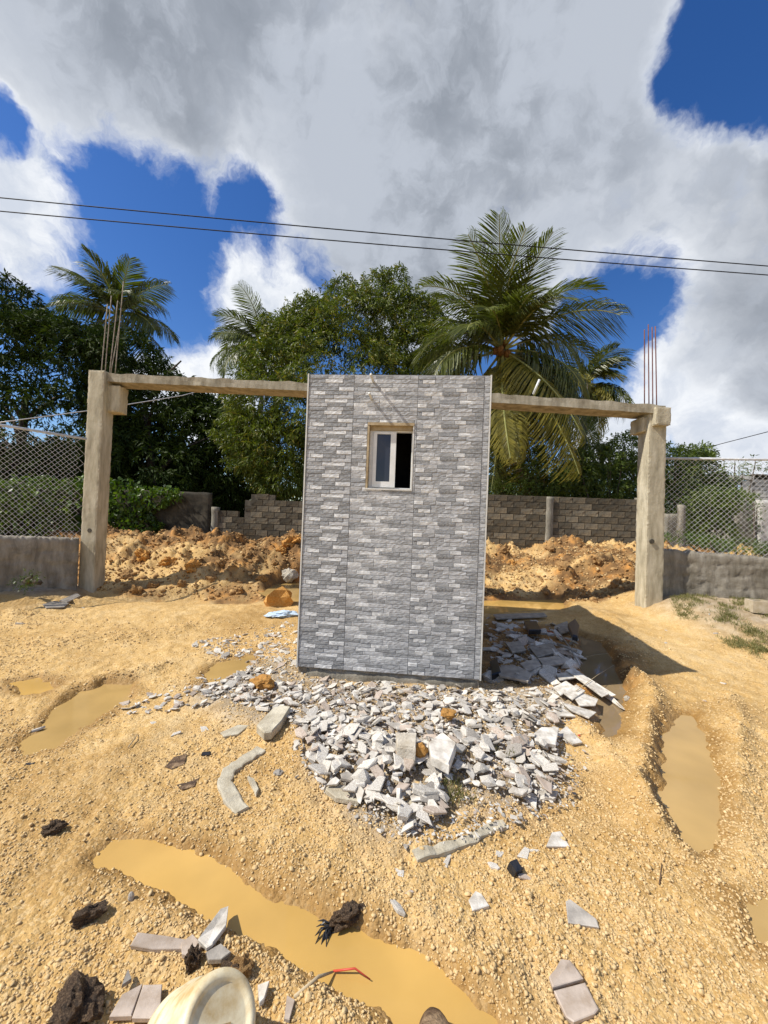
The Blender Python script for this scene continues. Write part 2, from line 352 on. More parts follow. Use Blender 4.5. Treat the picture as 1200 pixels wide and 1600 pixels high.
# ---------------------------------------------------------------- ground
def gp(pts, z=0.0): return [tuple(gnd(a, b, z)[:2]) for a, b in pts]
PUD = [  # pixel outline, water level, material, label
 ([(150, 1335), (178, 1308), (240, 1308), (330, 1340), (430, 1385), (530, 1418), (600, 1455), (690, 1505), (770, 1565), (815, 1640), (640, 1640), (585, 1575), (540, 1550), (480, 1515), (420, 1480), (350, 1445), (270, 1405), (190, 1362)], -.020, m_water_y, 'foreground_puddle'),
 ([(1045, 1112), (1085, 1112), (1108, 1150), (1125, 1215), (1132, 1270), (1118, 1322), (1095, 1332), (1060, 1300), (1032, 1250), (1020, 1200), (1028, 1150)], -.030, m_water_b, 'rut_puddle'),
 ([(900, 985), (945, 1000), (968, 1040), (982, 1080), (978, 1110), (975, 1142), (942, 1148), (932, 1110), (922, 1075), (905, 1040)], -.05, m_water_d, 'trench_puddle'),
 ([(760, 936), (880, 934), (885, 950), (760, 958), (690, 960), (690, 938)], -.03, m_water_y, 'far_puddle'),
 ([(85, 1105), (120, 1080), (165, 1064), (208, 1066), (202, 1090), (150, 1120), (95, 1160), (40, 1176), (25, 1160), (60, 1132)], -.015, m_water_b, 'left_puddle'),
 ([(315, 1050), (340, 1035), (402, 1018), (388, 1045), (350, 1062), (320, 1072)], -.015, m_water_b, 'small_puddle'),
 ([(12, 1066), (60, 1057), (92, 1072), (62, 1086), (30, 1086)], -.008, m_water_y, 'shallow_puddle'),
 ([(408, 926), (430, 914), (470, 910), (530, 914), (530, 938), (470, 942), (430, 938)], .02, m_water_b, 'pile_puddle'),
 ([(1168, 1410), (1215, 1400), (1260, 1440), (1240, 1480), (1180, 1470), (1172, 1440)], -.012, m_water_b, 'edge_puddle'),
]
PW = [(gp(p), z, m, n) for p, z, m, n in PUD]
RID = [([(988, 1056), (1014, 1085), (1020, 1140), (1006, 1215), (1015, 1280)], .125, .095), ([(1140, 1090), (1160, 1160), (1150, 1250)], .05, .07), ([(905, 1130), (950, 1165), (985, 1240)], .05, .08), ([(85, 1128), (160, 1066), (250, 1046)], .07, .12),
       ([(1135, 1100), (1160, 1200), (1168, 1320)], .04, .12), ([(995, 1030), (950, 965), (880, 945)], .07, .18),
       ([(420, 1345), (560, 1372), (660, 1435), (745, 1515)], .035, .14), ([(250, 1440), (400, 1530), (520, 1600)], .02, .10), ([(600, 1330), (700, 1310), (790, 1290)], .03, .14),
       ([(10, 965), (180, 925)], .08, .3), ([(0, 1010), (200, 1000), (380, 960)], .03, .2)]
RW = [(gp(p), h, wd_) for p, h, wd_ in RID]
RUB = gp([(270, 1085), (330, 1060), (420, 1030), (560, 1050), (760, 1060), (900, 1060), (930, 1100), (870, 1165), (890, 1240), (760, 1300), (640, 1330), (500, 1240), (430, 1170), (330, 1130)])
CB = gnd(145, 925)   # column bases
def height(x, y, detail=True):
    x = np.asarray(x, float); y = np.asarray(y, float)
    h = .020*fbm(x*.8, y*.8, 3, 1)+.010*fbm(x*3.1, y*3.1, 3, 5)
    inside = sstep(x, -11.5, -10.0)*(1-sstep(x, 9, 10.5))
    yo = y+.55*(1-sstep(x, -1.6, -.6)); t = sstep(yo+.25*fbm(x*.9, y*.9, 3, 19), 7.4, 10.6)
    lump = np.maximum(0, fbm(x*1.3, y*1.3, 5, 9, .6))
    pile = np.exp(-(((x+5.6)/2.4)**2+((y-9.3)/1.1)**2))*.22 + np.exp(-(((x+3.6)/1.6)**2+((y-9.0)/1.3)**2))*.18 + np.exp(-(((x+2.2)/.55)**2+((y-10.2)/.9)**2))*.35
    back = t*.52 + sstep(yo, 7.6, 8.6)*(.24*lump) + pile*sstep(yo, 7.3, 8.2) - .13*np.exp(-((y-6.95)/.35)**2)*sstep(x, -5.6, -4.9)*(1-sstep(x, -2.6, -1.6))
    back = np.where(y > 12.6, np.maximum(back*(1-sstep(y, 12.6, 14)), .4*sstep(y, 12.6, 14)), back)
    back = back*(1-.75*(1-sstep(x/np.maximum(y, .1), -.80, -.73))*(y < 12.4))
    h = h + back*np.clip(inside+sstep(y, 12, 14), 0, 1)
    # bank below the right boundary wall
    h = h + .30*sstep(x, 4.15, 5.1)*sstep(y, 4.6, 6.3)*(1-sstep(y, 8, 14)*.2) + .05*sstep(x, 3.0, 4.6)*sstep(y, 4.0, 5.0)
    h = h + .12*(1-sstep(x, -5.8, -4.9))*sstep(y, 5.6, 6.6)
    sdr = poly_sd(RUB, x, y); h = h + .085*(1-sstep(sdr, -.35, .12))*sstep(y, 1.9, 2.6)*(1-.9*sstep(y, 2.9, 3.45))
    for P, hh, wd_ in RW:
        dl = line_d(P, x, y); n = .75+.35*fbm(x*8, y*8, 3, 31, .5)
        h = h + hh*n*np.exp(-(dl/wd_)**2)
    if detail:
        h = h + .0075*fbm(x*14, y*14, 3, 3, .6) + sstep(y, 7.4, 8.3)*.05*fbm(x*5, y*5, 4, 12, .65)*inside
        crumb = np.clip(fbm(x*2.2, y*2.2, 3, 40)*.8+.5, 0, 1)
        h = h + .008*crumb*np.abs(fbm(x*38, y*38, 2, 21, .6))
    for P, z, m, n in PW:
        sd = poly_sd(P, x, y) + .030*fbm(x*5, y*5, 5, 17, .62)
        edge = .10 if n != 'trench_puddle' else .06
        deep = .05
        k = 1-sstep(sd, -.06, edge)
        shore = np.clip(sd*.35, -deep, .035)
        h = h*(1-k) + k*(z + shore + .003*fbm(x*20, y*20, 2, 8))
    return h
def ground_attrs(x, y):
    wet = np.zeros_like(x)
    for P, z, m, n in PW:
        sd = poly_sd(P, x, y)+.04*fbm(x*6, y*6, 3, 55); wet = np.maximum(wet, 1-sstep(sd, .0, .16))
    wet = np.maximum(wet, .45*sstep(fbm(x*.9, y*.9, 3, 77), .35, .9))
    brown = sstep(y+.5*(x < -1)+.35*fbm(x*1.5, y*1.5, 3, 60), 7.25, 7.7)*sstep(fbm(x*.7+2, y*.7, 4, 61)+.8*(x < -.8)+.25*(x > 0), -.15, .45)
    trench = (1-sstep(np.hypot((x-1.9)/1.2, (y-4.8)/1.3), .7, 1.15)); brown = np.maximum(brown, trench*.85)
    grey = (1-sstep(poly_sd(RUB, x, y)+.15*fbm(x*3, y*3, 3, 66), -.25, .08))*.85
    grey = np.maximum(grey, sstep(x, 4.2, 5.0)*sstep(y+.3*fbm(x*2, y*2, 3, 15), 4.6, 5.6)*.75*(y < 7.2)); grey = np.maximum(grey, (1-sstep(x, -5.7, -5.0))*sstep(y+.2*fbm(x*3, y*3, 2, 5), 6.1, 6.6)*(y < 7.2))
    grey = np.maximum(grey, sstep(y, 13.6, 14.2))
    return wet, brown, grey
ys = [-40, -25, -15, -8, -4, -2, -1, -.4, 0, .3, .6]
yv = .85
while yv < 14.5: ys.append(yv); yv += .0062*max(1.0, yv)+.002
while yv < 900: ys.append(yv); yv *= 1.12
ys = np.array(ys); wy = np.where(ys > 0, ys+.9, .9-ys*1.0)
us = np.linspace(-1, 1, 640); us = np.sign(us)*(np.abs(us)*1.15+.0*us); 
X = us[None, :]*wy[:, None]; Y = np.repeat(ys[:, None], len(us), 1)
X = np.concatenate([X[:, :1]*3, X, X[:, -1:]*3], 1); Y = np.concatenate([Y[:, :1], Y, Y[:, -1:]], 1)
xs_, ys_ = X.ravel(), Y.ravel()
H = height(xs_, ys_); wet, brown, grey = ground_attrs(xs_, ys_)
nr, nc = X.shape; I = np.arange(nr*nc).reshape(nr, nc)
Fq = np.stack([I[:-1, :-1], I[:-1, 1:], I[1:, 1:], I[1:, :-1]], -1).reshape(-1, 4)
me = npmesh('ground', np.stack([xs_, ys_, H], 1), Fq, m_ground, True, attrs={'wet': wet, 'brown': brown, 'grey': grey})
tag(link('ground', me), kind='structure')
def hz(x, y): return float(height(np.array([x]), np.array([y]))[0])
_yy = .75*(40/.75)**(np.arange(1500)/1499)
def ground_at(px, py, it=4):            # point of the ground seen at a pixel
    d = ray(px, py); t = _yy/d.y; xs = d.x*t; zs = EYE+d.z*t
    if not hasattr(ground_at, 'c'): ground_at.c = {}
    g = zs-height(xs, _yy); k = np.argmax(g < 0)
    if k == 0: k = 1
    f = g[k-1]/(g[k-1]-g[k]+1e-9); y = _yy[k-1]+(_yy[k]-_yy[k-1])*f; x = d.x/d.y*y
    return Vector((x, y, hz(x, y)))
def offset_poly(P, r):
    A = sum(P[i][0]*P[(i+1) % len(P)][1]-P[(i+1) % len(P)][0]*P[i][1] for i in range(len(P))); s_ = 1 if A > 0 else -1; out_ = []
    for i in range(len(P)):
        a, b = Vector(P[i-1]), Vector(P[(i+1) % len(P)]); t = (b-a).normalized(); out_.append((P[i][0]+t.y*s_*r, P[i][1]-t.x*s_*r))
    return out_
PLAB = {'foreground_puddle': 'long ochre muddy puddle across the foreground'}
for P, z, m, n in PW:
    P2 = offset_poly(P, .085)
    me = pymesh(n, [(a, b, z) for a, b in P2], [tuple(range(len(P2)))], m)
    o = link('puddle_water', me); tag(o, kind='structure')
# ---------------------------------------------------------------- gravel (stuff)
ICO_V = []; t_ = (1+5**.5)/2
for a in (-1, 1):
    for b in (-t_, t_): ICO_V += [(a, b, 0), (0, a, b), (b, 0, a)]
ICO_V = np.array(ICO_V)/math.hypot(1, t_)
from itertools import combinations
ICO_F = []
for tri in combinations(range(12), 3):
    d = [np.linalg.norm(ICO_V[tri[i]]-ICO_V[tri[j]]) for i, j in ((0, 1), (1, 2), (0, 2))]
    if max(d) < 1.1:
        a, b, c = tri
        if np.dot(np.cross(ICO_V[b]-ICO_V[a], ICO_V[c]-ICO_V[a]), ICO_V[a]) < 0: b, c = c, b
        ICO_F.append((a, b, c))
ICO_F = np.array(ICO_F)
def pebbles(name, x, y, s, m, flat=.7, sink=.25, jit=.22, z=None):
    n = len(x); Z = height(x, y) if z is None else z
    V = ICO_V[None]*(1+rng.normal(0, jit, (n, 12, 1)))*np.stack([s*rng.uniform(.7, 1.4, n), s*rng.uniform(.7, 1.2, n), s*flat*rng.uniform(.7, 1.3, n)], 1)[:, None, :]
    a = rng.uniform(0, 6.28, n); ca, sa = np.cos(a)[:, None], np.sin(a)[:, None]
    b = rng.normal(0, .4, n); cb, sb = np.cos(b)[:, None], np.sin(b)[:, None]
    vy, vz = V[..., 1]*cb-V[..., 2]*sb, V[..., 1]*sb+V[..., 2]*cb
    vx = V[..., 0]; vx, vy = vx*ca-vy*sa, vx*sa+vy*ca
    P = np.stack([vx+x[:, None], vy+y[:, None], vz+(Z+s*flat*(1-2*sink)*.5)[:, None]], -1).reshape(-1, 3)
    Fc = (ICO_F[None]+(np.arange(n)*12)[:, None, None]).reshape(-1, 3)
    return npmesh(name, P, Fc, m, False)
def in_water(x, y, pad=0.02):
    r = np.zeros(x.shape, bool)
    for P, z, m, n in PW: r |= poly_sd(P, x, y) < pad
    return r
def scatter(n, ymin, ymax, umax=1.05):
    y = ymin*(ymax/ymin)**rng.uniform(0, 1, n); x = rng.uniform(-umax, umax, n)*(y+.3); return x, y
x, y = scatter(210000, .95, 5.5)
dens = np.clip(.42+1.05*fbm(x*1.3, y*1.3, 4, 90), .06, 1)
for P, hh, wd_ in RW: dens = np.maximum(dens, np.exp(-(line_d(P, x, y)/(wd_*1.3))**2))
k = (rng.uniform(0, 1, len(x)) < dens*.55) & ~in_water(x, y, -.01); x, y = x[k], y[k]
s = np.clip(rng.lognormal(math.log(.0038), .40, len(x)), .0018, .013)*np.clip(.75+y*.16, .8, 1.6)
tag(link('gravel', pebbles('gravel', x, y, s, m_pebble)), 'loose yellow clods and gravel strewn over the soil', 'gravel', kind='stuff')
# brown stones and clods of the dirt pile
n = 24000; y = rng.uniform(7.1, 12.4, n); x = rng.uniform(-.86, .70, n)*y
s = np.clip(rng.lognormal(math.log(.016), .55, n), .006, .07)
k = ~in_water(x, y, .03) & ((y > 7.5) | (x < -1.5)); x, y, s = x[k], y[k], s[k]
o = link('dirt_clods', pebbles('dirt_clods', x[::2], y[::2], s[::2], m_clodb, .7, .3, .32)); tag(o, 'brown clods and stones heaped behind the gate', 'dirt clods', kind='stuff')
xx, yy, ss = x[1::2], y[1::2], s[1::2]*.7; kk = (xx > -.5) | (rng.uniform(0, 1, len(xx)) < .3); xx, yy, ss = xx[kk], yy[kk], ss[kk]
o = link('pale_rubble', pebbles('pale_rubble', xx, yy, ss, m_pebble, .7, .15)); tag(o, 'pale stones mixed into the dirt behind the gate', 'stones', kind='stuff')
# ---------------------------------------------------------------- rocks
def rock_mesh(name, m, s=(1, 1, 1), amp=.35, sub=2, seed=0, freq=1.3, smooth=False):
    import bmesh
    bm = bmesh.new(); bmesh.ops.create_icosphere(bm, subdivisions=sub, radius=1)
    for v in bm.verts:
        q = v.co*freq+Vector((seed*5.1, seed*2.3, seed*9.7)); d = 1+amp*(mn.noise(q)+.6*mn.noise(q*2.3)+.4*mn.noise(q*5))
        v.co = Vector((v.co.x*s[0], v.co.y*s[1], v.co.z*s[2]))*d
    me = bpy.data.meshes.new(name); bm.to_mesh(me); bm.free(); me.materials.append(m)
    if smooth:
        for p in me.polygons: p.use_smooth = True
    return me
protos = [rock_mesh('clod', m_clodb, (1, .85, .7), .6, 3, i) for i in range(5)]+[rock_mesh('clod', m_clodo, (1, .85, .7), .6, 4, i+9) for i in range(3)]
def near(a, b, L): return min(L, key=lambda q: (q[0]-a)**2+(q[1]-b)**2)[2]
CLM = [(205, 900, 'just behind the left gate post'), (200, 865, 'under the vines'), (270, 885, 'on the left half of the left heap'), (310, 915, 'at the front foot of the left heap'), (345, 875, 'in front of the dark wall'), (390, 880, 'in the middle of the left heap'), (450, 855, 'on the orange crest by the booth'), (430, 905, 'near the white boulder'),
  (790, 860, 'under the block wall right of the booth'), (850, 860, 'below the wall pier'), (900, 930, 'beside the far puddle'), (950, 900, 'just left of the right gate post')]
clods = [(262, 880, .16, 6), (300, 890, .22, 7), (225, 870, .2, 5), (200, 900, .15, 1), (345, 880, .12, 2), (385, 868, .14, 3), (330, 905, .11, 0), (285, 915, .12, 4), (240, 915, .12, 1), (410, 905, .12, 2), (455, 850, .25, 5), (440, 862, .16, 7), (375, 925, .12, 3), (215, 925, .14, 0),
         (430, 880, .1, 1), (860, 858, .12, 1), (800, 880, .12, 5), (880, 885, .16, 1), (935, 878, .14, 3), (960, 915, .18, 4), (900, 935, .1, 2), (790, 860, .16, 0)]
for i, (a, b, s_, k) in enumerate(clods):
    p = ground_at(a, b, 12); o = link('dirt_clod', protos[k], None, (p.x, p.y, p.z+s_*.08), (random.random(), random.random(), random.random()*6), (s_*.85,)*3)
    tag(o, 'lump of %s earth %s' % ('orange' if k > 4 else 'brown', near(a, b, CLM)), 'dirt clod', 'orange lumps of earth behind the gate' if k > 4 else 'brown lumps of earth behind the gate')
def rock(px, py, size, m, label, cat, shape=(1, .8, .6), amp=.3, seed=1, name='stone', lift=.35, rot=0, sub=3, group=None):
    p = ground_at(px, py, 8)
    o = link(name, rock_mesh(name, m, shape, amp, sub, seed), None, (p.x, p.y, p.z+size*shape[2]*lift), (0, 0, rot), (size,)*3)
    return tag(o, label, cat, group)
rock(450, 903, .20, m_stone, 'white boulder on the dirt heap left of the tiled booth', 'boulder', (1, .8, .75), .3, 4, 'boulder')
# broken brown slab near the booth
# ---------------------------------------------------------------- guard booth with tiled front
BL = at(465, 1040, 3.79); BR = at(750, 1063, 3.64)
bz = .08; WW = (Vector((BR.x, BR.y, 0))-Vector((BL.x, BL.y, 0))).length; WH = 2.79; WD = 2.9
yaw = math.atan2(BR.y-BL.y, BR.x-BL.x)
booth = empty('guard_booth', (BL.x, BL.y, 0), 'small tall booth faced with grey ledger stone tiles, one small window, behind the rubble', 'booth', rot=(0, 0, yaw))
OX0, OX1, OZ0, OZ1 = .588, 1.020, 1.80, 2.415
TH = .15
V, Fc = [], []
y0 = .014
box(V, Fc, (0.0, y0, -.15), (OX0, TH, WH+bz)); box(V, Fc, (OX1, y0, -.15), (WW, TH, WH+bz))
box(V, Fc, (OX0, y0, -.15), (OX1, TH, OZ0)); box(V, Fc, (OX0, y0, OZ1), (OX1, TH, WH+bz))
V = [(v[0]*.994+.005, v[1]+(0.03 if v[2] < bz-.01 and False else 0), v[2]-.002 if v[2] > 2.5 else v[2]) for v in V]
link('front_wall', pymesh('front_wall', V, Fc, m_render), booth)
for (x0, x1, ya, yb, nm) in ((.005, .13, TH+.002, WD, 'side_wall'), (WW-.13, WW-.005, TH+.002, WD, 'side_wall'), (.132, WW-.132, WD-.12, WD, 'rear_wall')):
    o = link(nm, grid_box(nm, x1-x0, yb-ya, WH+bz-.02+.15, .15, .004, m_render, 5), booth, ((x0+x1)/2, (ya+yb)/2, -.15))
V, Fc = [], []; box(V, Fc, (.132, TH+.002, WH-.14), (WW-.132, WD-.122, WH)); link('roof_slab', pymesh('roof_slab', V, Fc, m_render), booth)
V, Fc = [], []; box(V, Fc, (.134, TH+.004, .02), (WW-.134, WD-.124, .06)); link('booth_floor', pymesh('booth_floor', V, Fc, m_render), booth)
V, Fc = [], []; box(V, Fc, (.134, .9, .07), (WW-.134, .93, WH-.16)); link('shade_partition', pymesh('shade_partition', V, Fc, m_dark), booth)
# plinth, set back under the tiles
link('plinth', grid_box('plinth', WW-.10, .10, .22, .06, .006, m_renderd, 6), booth, (WW/2+.03, .055, -.15))
# tiles
TW, THt, RH = .605, .30, .0375
def design(seed):
    r = random.Random(seed); rows = []
    for k in range(8):
        cuts = []; x_ = ((k*.618+seed*.29) % 1)*.19+.03
        while x_ < TW-.05: cuts.append(x_); x_ += r.uniform(.10, .23)
        cuts = [0]+cuts+[TW]; row = []; last = -1; nb = len(cuts)-1
        wsel = int(((k*.382+seed*.17) % 1)*nb) if k in (0, 2, 3, 5, 6) else -1
        for q in range(nb):
            c = 3 if q == wsel and .07 < cuts[q+1]-cuts[q] else r.choices((0, 1, 2), (3, 4, 3))[0]
            if c == last: c = (c+1) % 3
            last = c; row.append((cuts[q], cuts[q+1], c, r.uniform(.0025, .0065)))
        rows.append(row)
    return rows
DES = [design(3), design(8), design(14)]
HOLE = (OX0-.004, OX1+.004, OZ0-.004, OZ1+.004)
def clip_rects(x0, x1, z0, z1):
    hx0, hx1, hz0, hz1 = HOLE
    if x1 <= hx0 or x0 >= hx1 or z1 <= hz0 or z0 >= hz1: return [(x0, x1, z0, z1)]
    out = []
    if x0 < hx0: out.append((x0, hx0, z0, z1))
    if x1 > hx1: out.append((hx1, x1, z0, z1))
    a, b = max(x0, hx0), min(x1, hx1)
    if z0 < hz0: out.append((a, b, z0, hz0))
    if z1 > hz1: out.append((a, b, hz1, z1))
    return out
tile_cache = {}
def tile_mesh(cx0, cx1, cz0, cz1, dsg, tx0, tz0):
    key = (round(cx1-cx0, 3), round(cz1-cz0, 3), dsg, round(tx0-cx0, 3), round(tz0-cz0, 3)) if len(clip_rects(cx0, cx1, cz0, cz1)) == 1 and clip_rects(cx0, cx1, cz0, cz1)[0] == (cx0, cx1, cz0, cz1) else None
    if key and key in tile_cache: return tile_cache[key]
    V, Fc, mi = [], [], []; r = random.Random(dsg*100+5)
    for k, row in enumerate(DES[dsg]):
        za, zb = tz0+k*RH, tz0+(k+1)*RH
        for (xa, xb, c, dep) in row:
            a, b = max(tx0+xa, cx0), min(tx0+xb, cx1); p, q = max(za, cz0), min(zb, cz1)
            if b-a < .008 or q-p < .006: continue
            for (e, f, g_, h_) in clip_rects(a, b, p, q):
                if f-e < .006 or h_-g_ < .005: continue
                nx = max(2, int((f-e)/.02)); nz = 4; s0 = len(V)
                tilt = r.uniform(-.0025, .0025)
                for j in range(nz+1):
                    for i in range(nx+1):
                        u_, v_ = i/nx, j/nz
                        xx_ = e+.0012+(f-e-.0024)*u_; zz_ = g_+.0010+(h_-g_-.0020)*v_
                        if i in (0, nx) or j in (0, nz): yy_ = -.0015
                        else:
                            yy_ = -(dep+tilt*(v_-.5)*2+r.uniform(-.0014, .0014))
                            zz_ += r.uniform(-.0015, .0015)
                        if 0 < j < nz and 0 < i < nx:
                            if i == 1: xx_ = e+.004
                            if i == nx-1: xx_ = f-.004
                            if j == 1: zz_ = g_+.004+r.uniform(-.001, .001)
                            if j == nz-1: zz_ = h_-.0035+r.uniform(-.001, .001)
                        V.append((xx_-cx0, yy_, zz_-cz0))
                for j in range(nz):
                    for i in range(nx):
                        q0 = s0+j*(nx+1)+i; Fc.append((q0, q0+1, q0+nx+2, q0+nx+1)); mi.append(c)
    for (e, f, g_, h_) in clip_rects(cx0+.0012, cx1-.0012, cz0+.0012, cz1-.0012):
        s0 = len(Fc); V2 = []; box(V2, [], (0, 0, 0), (1, 1, 1)); n0 = len(V)
        box(V, Fc, (e-cx0-.001, -.001, g_-cz0-.001), (f-cx0+.001, .012, h_-cz0+.001)); mi += [4]*6
    me = pymesh('wall_tile', V, Fc, m_led+[m_joint], False, mi)
    if key: tile_cache[key] = me
    return me
cols = [(.004, .44, .44-TW), (.441, 1.045, .441), (1.046, 1.651, 1.046), (1.652, WW-.004, 1.652)]
for ci, (a, b, tx) in enumerate(cols):
    if b-a < .01: continue
    r0 = 0
    while True:
        z0 = bz+r0*(THt+.001); z1 = min(z0+THt, bz+WH)
        if z1-z0 < .01: break
        d = [0, 1, 0, 1][ci] if ci != 1 else 1
        cells = [(a, OX0-.004), (OX1+.004, b)] if (a < OX0 and b > OX1 and z0 >= OZ0 and z1 <= OZ1) else [(a, b)]
        for (ca, cb_) in cells: link('wall_tile', tile_mesh(ca, cb_, z0, z1, [0, 1, 2, 0][ci], tx, z0), booth, (ca, 0, z0))
        r0 += 1
for xx_ in (-.010, WW-.004):
    V, Fc = [], []; box(V, Fc, (xx_, -.012, bz-.005), (xx_+.012, .03, bz+WH+.004)); o = link('edge_trim', pymesh('edge_trim', V, Fc, m_trim), booth)
# window: timber lining, white sliding sashes
wl = link('window_lining', None, booth) if False else None
V, Fc = [], []
box(V, Fc, (OX0-.003, -.010, OZ1-.022), (OX1+.003, .10, OZ1+.004)); box(V, Fc, (OX0-.003, .028, OZ1-.060), (OX1+.003, .098, OZ1-.0225))
link('timber_lintel', pymesh('timber_lintel', V, Fc, m_wood), booth)
V, Fc = [], []; box(V, Fc, (OX0-.003, -.006, OZ0), (OX0+.014, .10, OZ1-.0225)); link('timber_jamb', pymesh('timber_jamb', V, Fc, m_wood), booth)
V, Fc = [], []; box(V, Fc, (OX1-.008, -.006, OZ0), (OX1+.003, .10, OZ1-.0225)); link('jamb', pymesh('jamb', V, Fc, m_trim), booth)
V, Fc = [], []; box(V, Fc, (OX0-.003, -.012, OZ0-.014), (OX1+.003, .10, OZ0-.0005)); link('window_sill', pymesh('window_sill', V, Fc, m_trim), booth)
A0, A1, Z0, Z1 = OX0+.016, OX1-.009, OZ0+.001, OZ1-.061
V, Fc = [], []
for q in (((A0, .05, Z0), (A0+.035, .098, Z1)), ((A1-.008, .05, Z0), (A1, .098, Z1)), ((A0+.0355, .05, Z1-.012), (A1-.0085, .098, Z1)), ((A0+.0355, .05, Z0), (A1-.0085, .098, Z0+.012))): box(V, Fc, *q)
wf = link('window_frame', pymesh('window_frame', V, Fc, m_white), booth)
S0, S1 = A0+.037, A0+.252
V, Fc = [], []; za, zb = Z0+.013, Z1-.013
for q in (((S0, .035, za), (S0+.032, .062, zb)), ((S1-.052, .035, za), (S1, .062, zb)), ((S0+.0325, .035, za), (S1-.0525, .062, za+.055)), ((S0+.0325, .035, zb-.022), (S1-.0525, .062, zb))): box(V, Fc, *q)
sa = link('window_sash', pymesh('window_sash', V, Fc, m_white), booth)
V, Fc = [], []; box(V, Fc, (S0+.03, .046, za+.05), (S1-.05, .051, zb-.02)); link('pane', pymesh('pane', V, Fc, m_glass), sa)
V, Fc = [], []; box(V, Fc, (S0+.105, .054, za+.05), (S0+.125, .061, zb-.02)); link('inner_stile', pymesh('inner_stile', V, Fc, m_trim), sa)
# pipe stubs above the window
for (xa, za_, ln) in ((.625, 2.80, .15), (.615, 2.635, .13)):
    V, Fc = [], []; tube(V, Fc, [(xa, .02, za_), (xa-.01, -ln, za_+.02)], .0125, 10)
    st = link('pipe_stub', pymesh('pipe_stub', V, Fc, m_trim, True), booth)
# ---------------------------------------------------------------- gate frame
LF = at(145, 917, 7.10); RF = at(1013, 966, 6.72)
dirg = Vector((RF.x-LF.x, RF.y-LF.y, 0)).normalized(); gyaw = math.atan2(dirg.y, dirg.x)+R(3)
gate = empty('gate_frame', (LF.x, LF.y, 0), 'unfinished concrete gateway, two posts joined by a long flat beam behind the booth', 'gateway')
def column(px_l, px_r, py_b, py_t, dep, wx, wyd, name='column', cap=None, seed=0):
    base = at((px_l+px_r)/2, py_b, dep); top = at((px_l+px_r)/2, py_t, dep)
    return base, top
def col_obj(base, top, wx, wyd, lean, seed, yaw_):
    hgt = top.z-base.z+.3
    me = grid_box('column', wx, wyd, hgt, .035, .0022, m_col, 6, .008, seed=seed, smooth=False)
    for v in me.vertices:
        t = v.co.z/hgt; v.co.x += lean*t
    o = link('column', me, gate, (base.x-LF.x, base.y-LF.y, base.z-.3), (0, 0, yaw_)); return o
# left: front-left bottom (120,915), right bottom (168,918); top (137..190,625)
Lb = at(143, 915, 7.25); Lt = at(160, 583, 7.25)
Rb = at(1013, 960, 6.87); Rt = at(1019, 640, 6.87)
cl = col_obj(Lb, Lt, .28, .30, Lt.x-Lb.x, 1, gyaw); cr = col_obj(Rb, Rt, .30, .30, (Rt.x-Rb.x)*.9, 2, gyaw)
def blockp(name, c, sx, sy, sz, parent, m=m_col, amp=.008, seed=0, yw=None):
    me = grid_box(name, sx, sy, sz, .03, amp*.5, m, 5, .010, seed=seed, smooth=False); o = link(name, me, gate, (c.x-LF.x, c.y-LF.y, c.z), (0, 0, gyaw if yw is None else yw)); return o
def capital(parent_o, c, sx, sy, sz, seed):
    o = blockp('capital', c, sx, sy, sz, None, seed=seed)
    bpy.context.view_layer.update()
    o.parent = parent_o; o.matrix_parent_inverse.identity()
    off = Vector((c.x-LF.x, c.y-LF.y, c.z))-Vector(parent_o.location); o.location = Matrix.Rotation(-gyaw, 3, 'Z') @ off; o.rotation_euler = (0, 0, 0)
    return o
Lc = at(158, 640, 7.28); capital(cl, Vector((Lc.x+.0, Lc.y, at(150, 632, 7.2).z)), .30, .32, at(150, 580, 7.2).z-at(150, 632, 7.2).z, 5)
Lc2 = at(182, 640, 7.36); capital(cl, Vector((Lc2.x, Lc2.y, at(180, 645, 7.3).z)), .26, .26, at(180, 612, 7.3).z-at(180, 645, 7.3).z+.1, 6)
Rc = at(1024, 665, 6.82); capital(cr, Vector((Rc.x, Rc.y-.02, at(1024, 666, 6.7).z)), .26, .36, at(1024, 640, 6.7).z-at(1024, 666, 6.7).z+.03, 7)
Rc2 = at(1002, 675, 6.95); capital(cr, Vector((Rc2.x, Rc2.y, at(1002, 677, 6.9).z)), .20, .34, .26, 8)
# beam: ruled box through the front edge points
BT = [at(168, 583, 7.18), at(485, 598, 7.05), at(770, 615, 6.93), at(1040, 633, 6.66)]
bw, bt = .42, .15
def beam_mesh():
    V, Fc = [], []; n = 90; side = []
    for i in range(n+1):
        s_ = i/n*3; k = min(2, int(s_)); p = BT[k].lerp(BT[k+1], s_-k); prev = V
        nrm = Vector((-math.sin(gyaw), math.cos(gyaw), 0))
        prof = [(0, 0), (0, -.5), (0, -1), (.33, -1), (.66, -1), (1, -1), (1, 0), (.66, 0), (.33, 0)]
        for (a, b) in prof:
            q = p+nrm*(a*bw)+Vector((0, 0, b*bt)); u = Vector((q.x*4, q.y*9+b*3, q.z*7))
            rough = .022 if b == 0 else .009
            q = q+Vector((0, mn.noise(u*1.3)*.012, (mn.noise(u)+.5*mn.noise(u*3))*rough)); V.append(q-Vector((LF.x, LF.y, 0)))
    m_ = 9
    for i in range(n):
        for k in range(m_):
            a, b = i*m_+k, i*m_+(k+1) % m_; Fc.append((a, b, b+m_, a+m_))
    Fc.append(tuple(range(m_))[::-1]); Fc.append(tuple(n*m_+k for k in range(m_)))
    return pymesh('beam', V, Fc, m_beam, False)
link('beam', beam_mesh(), gate)
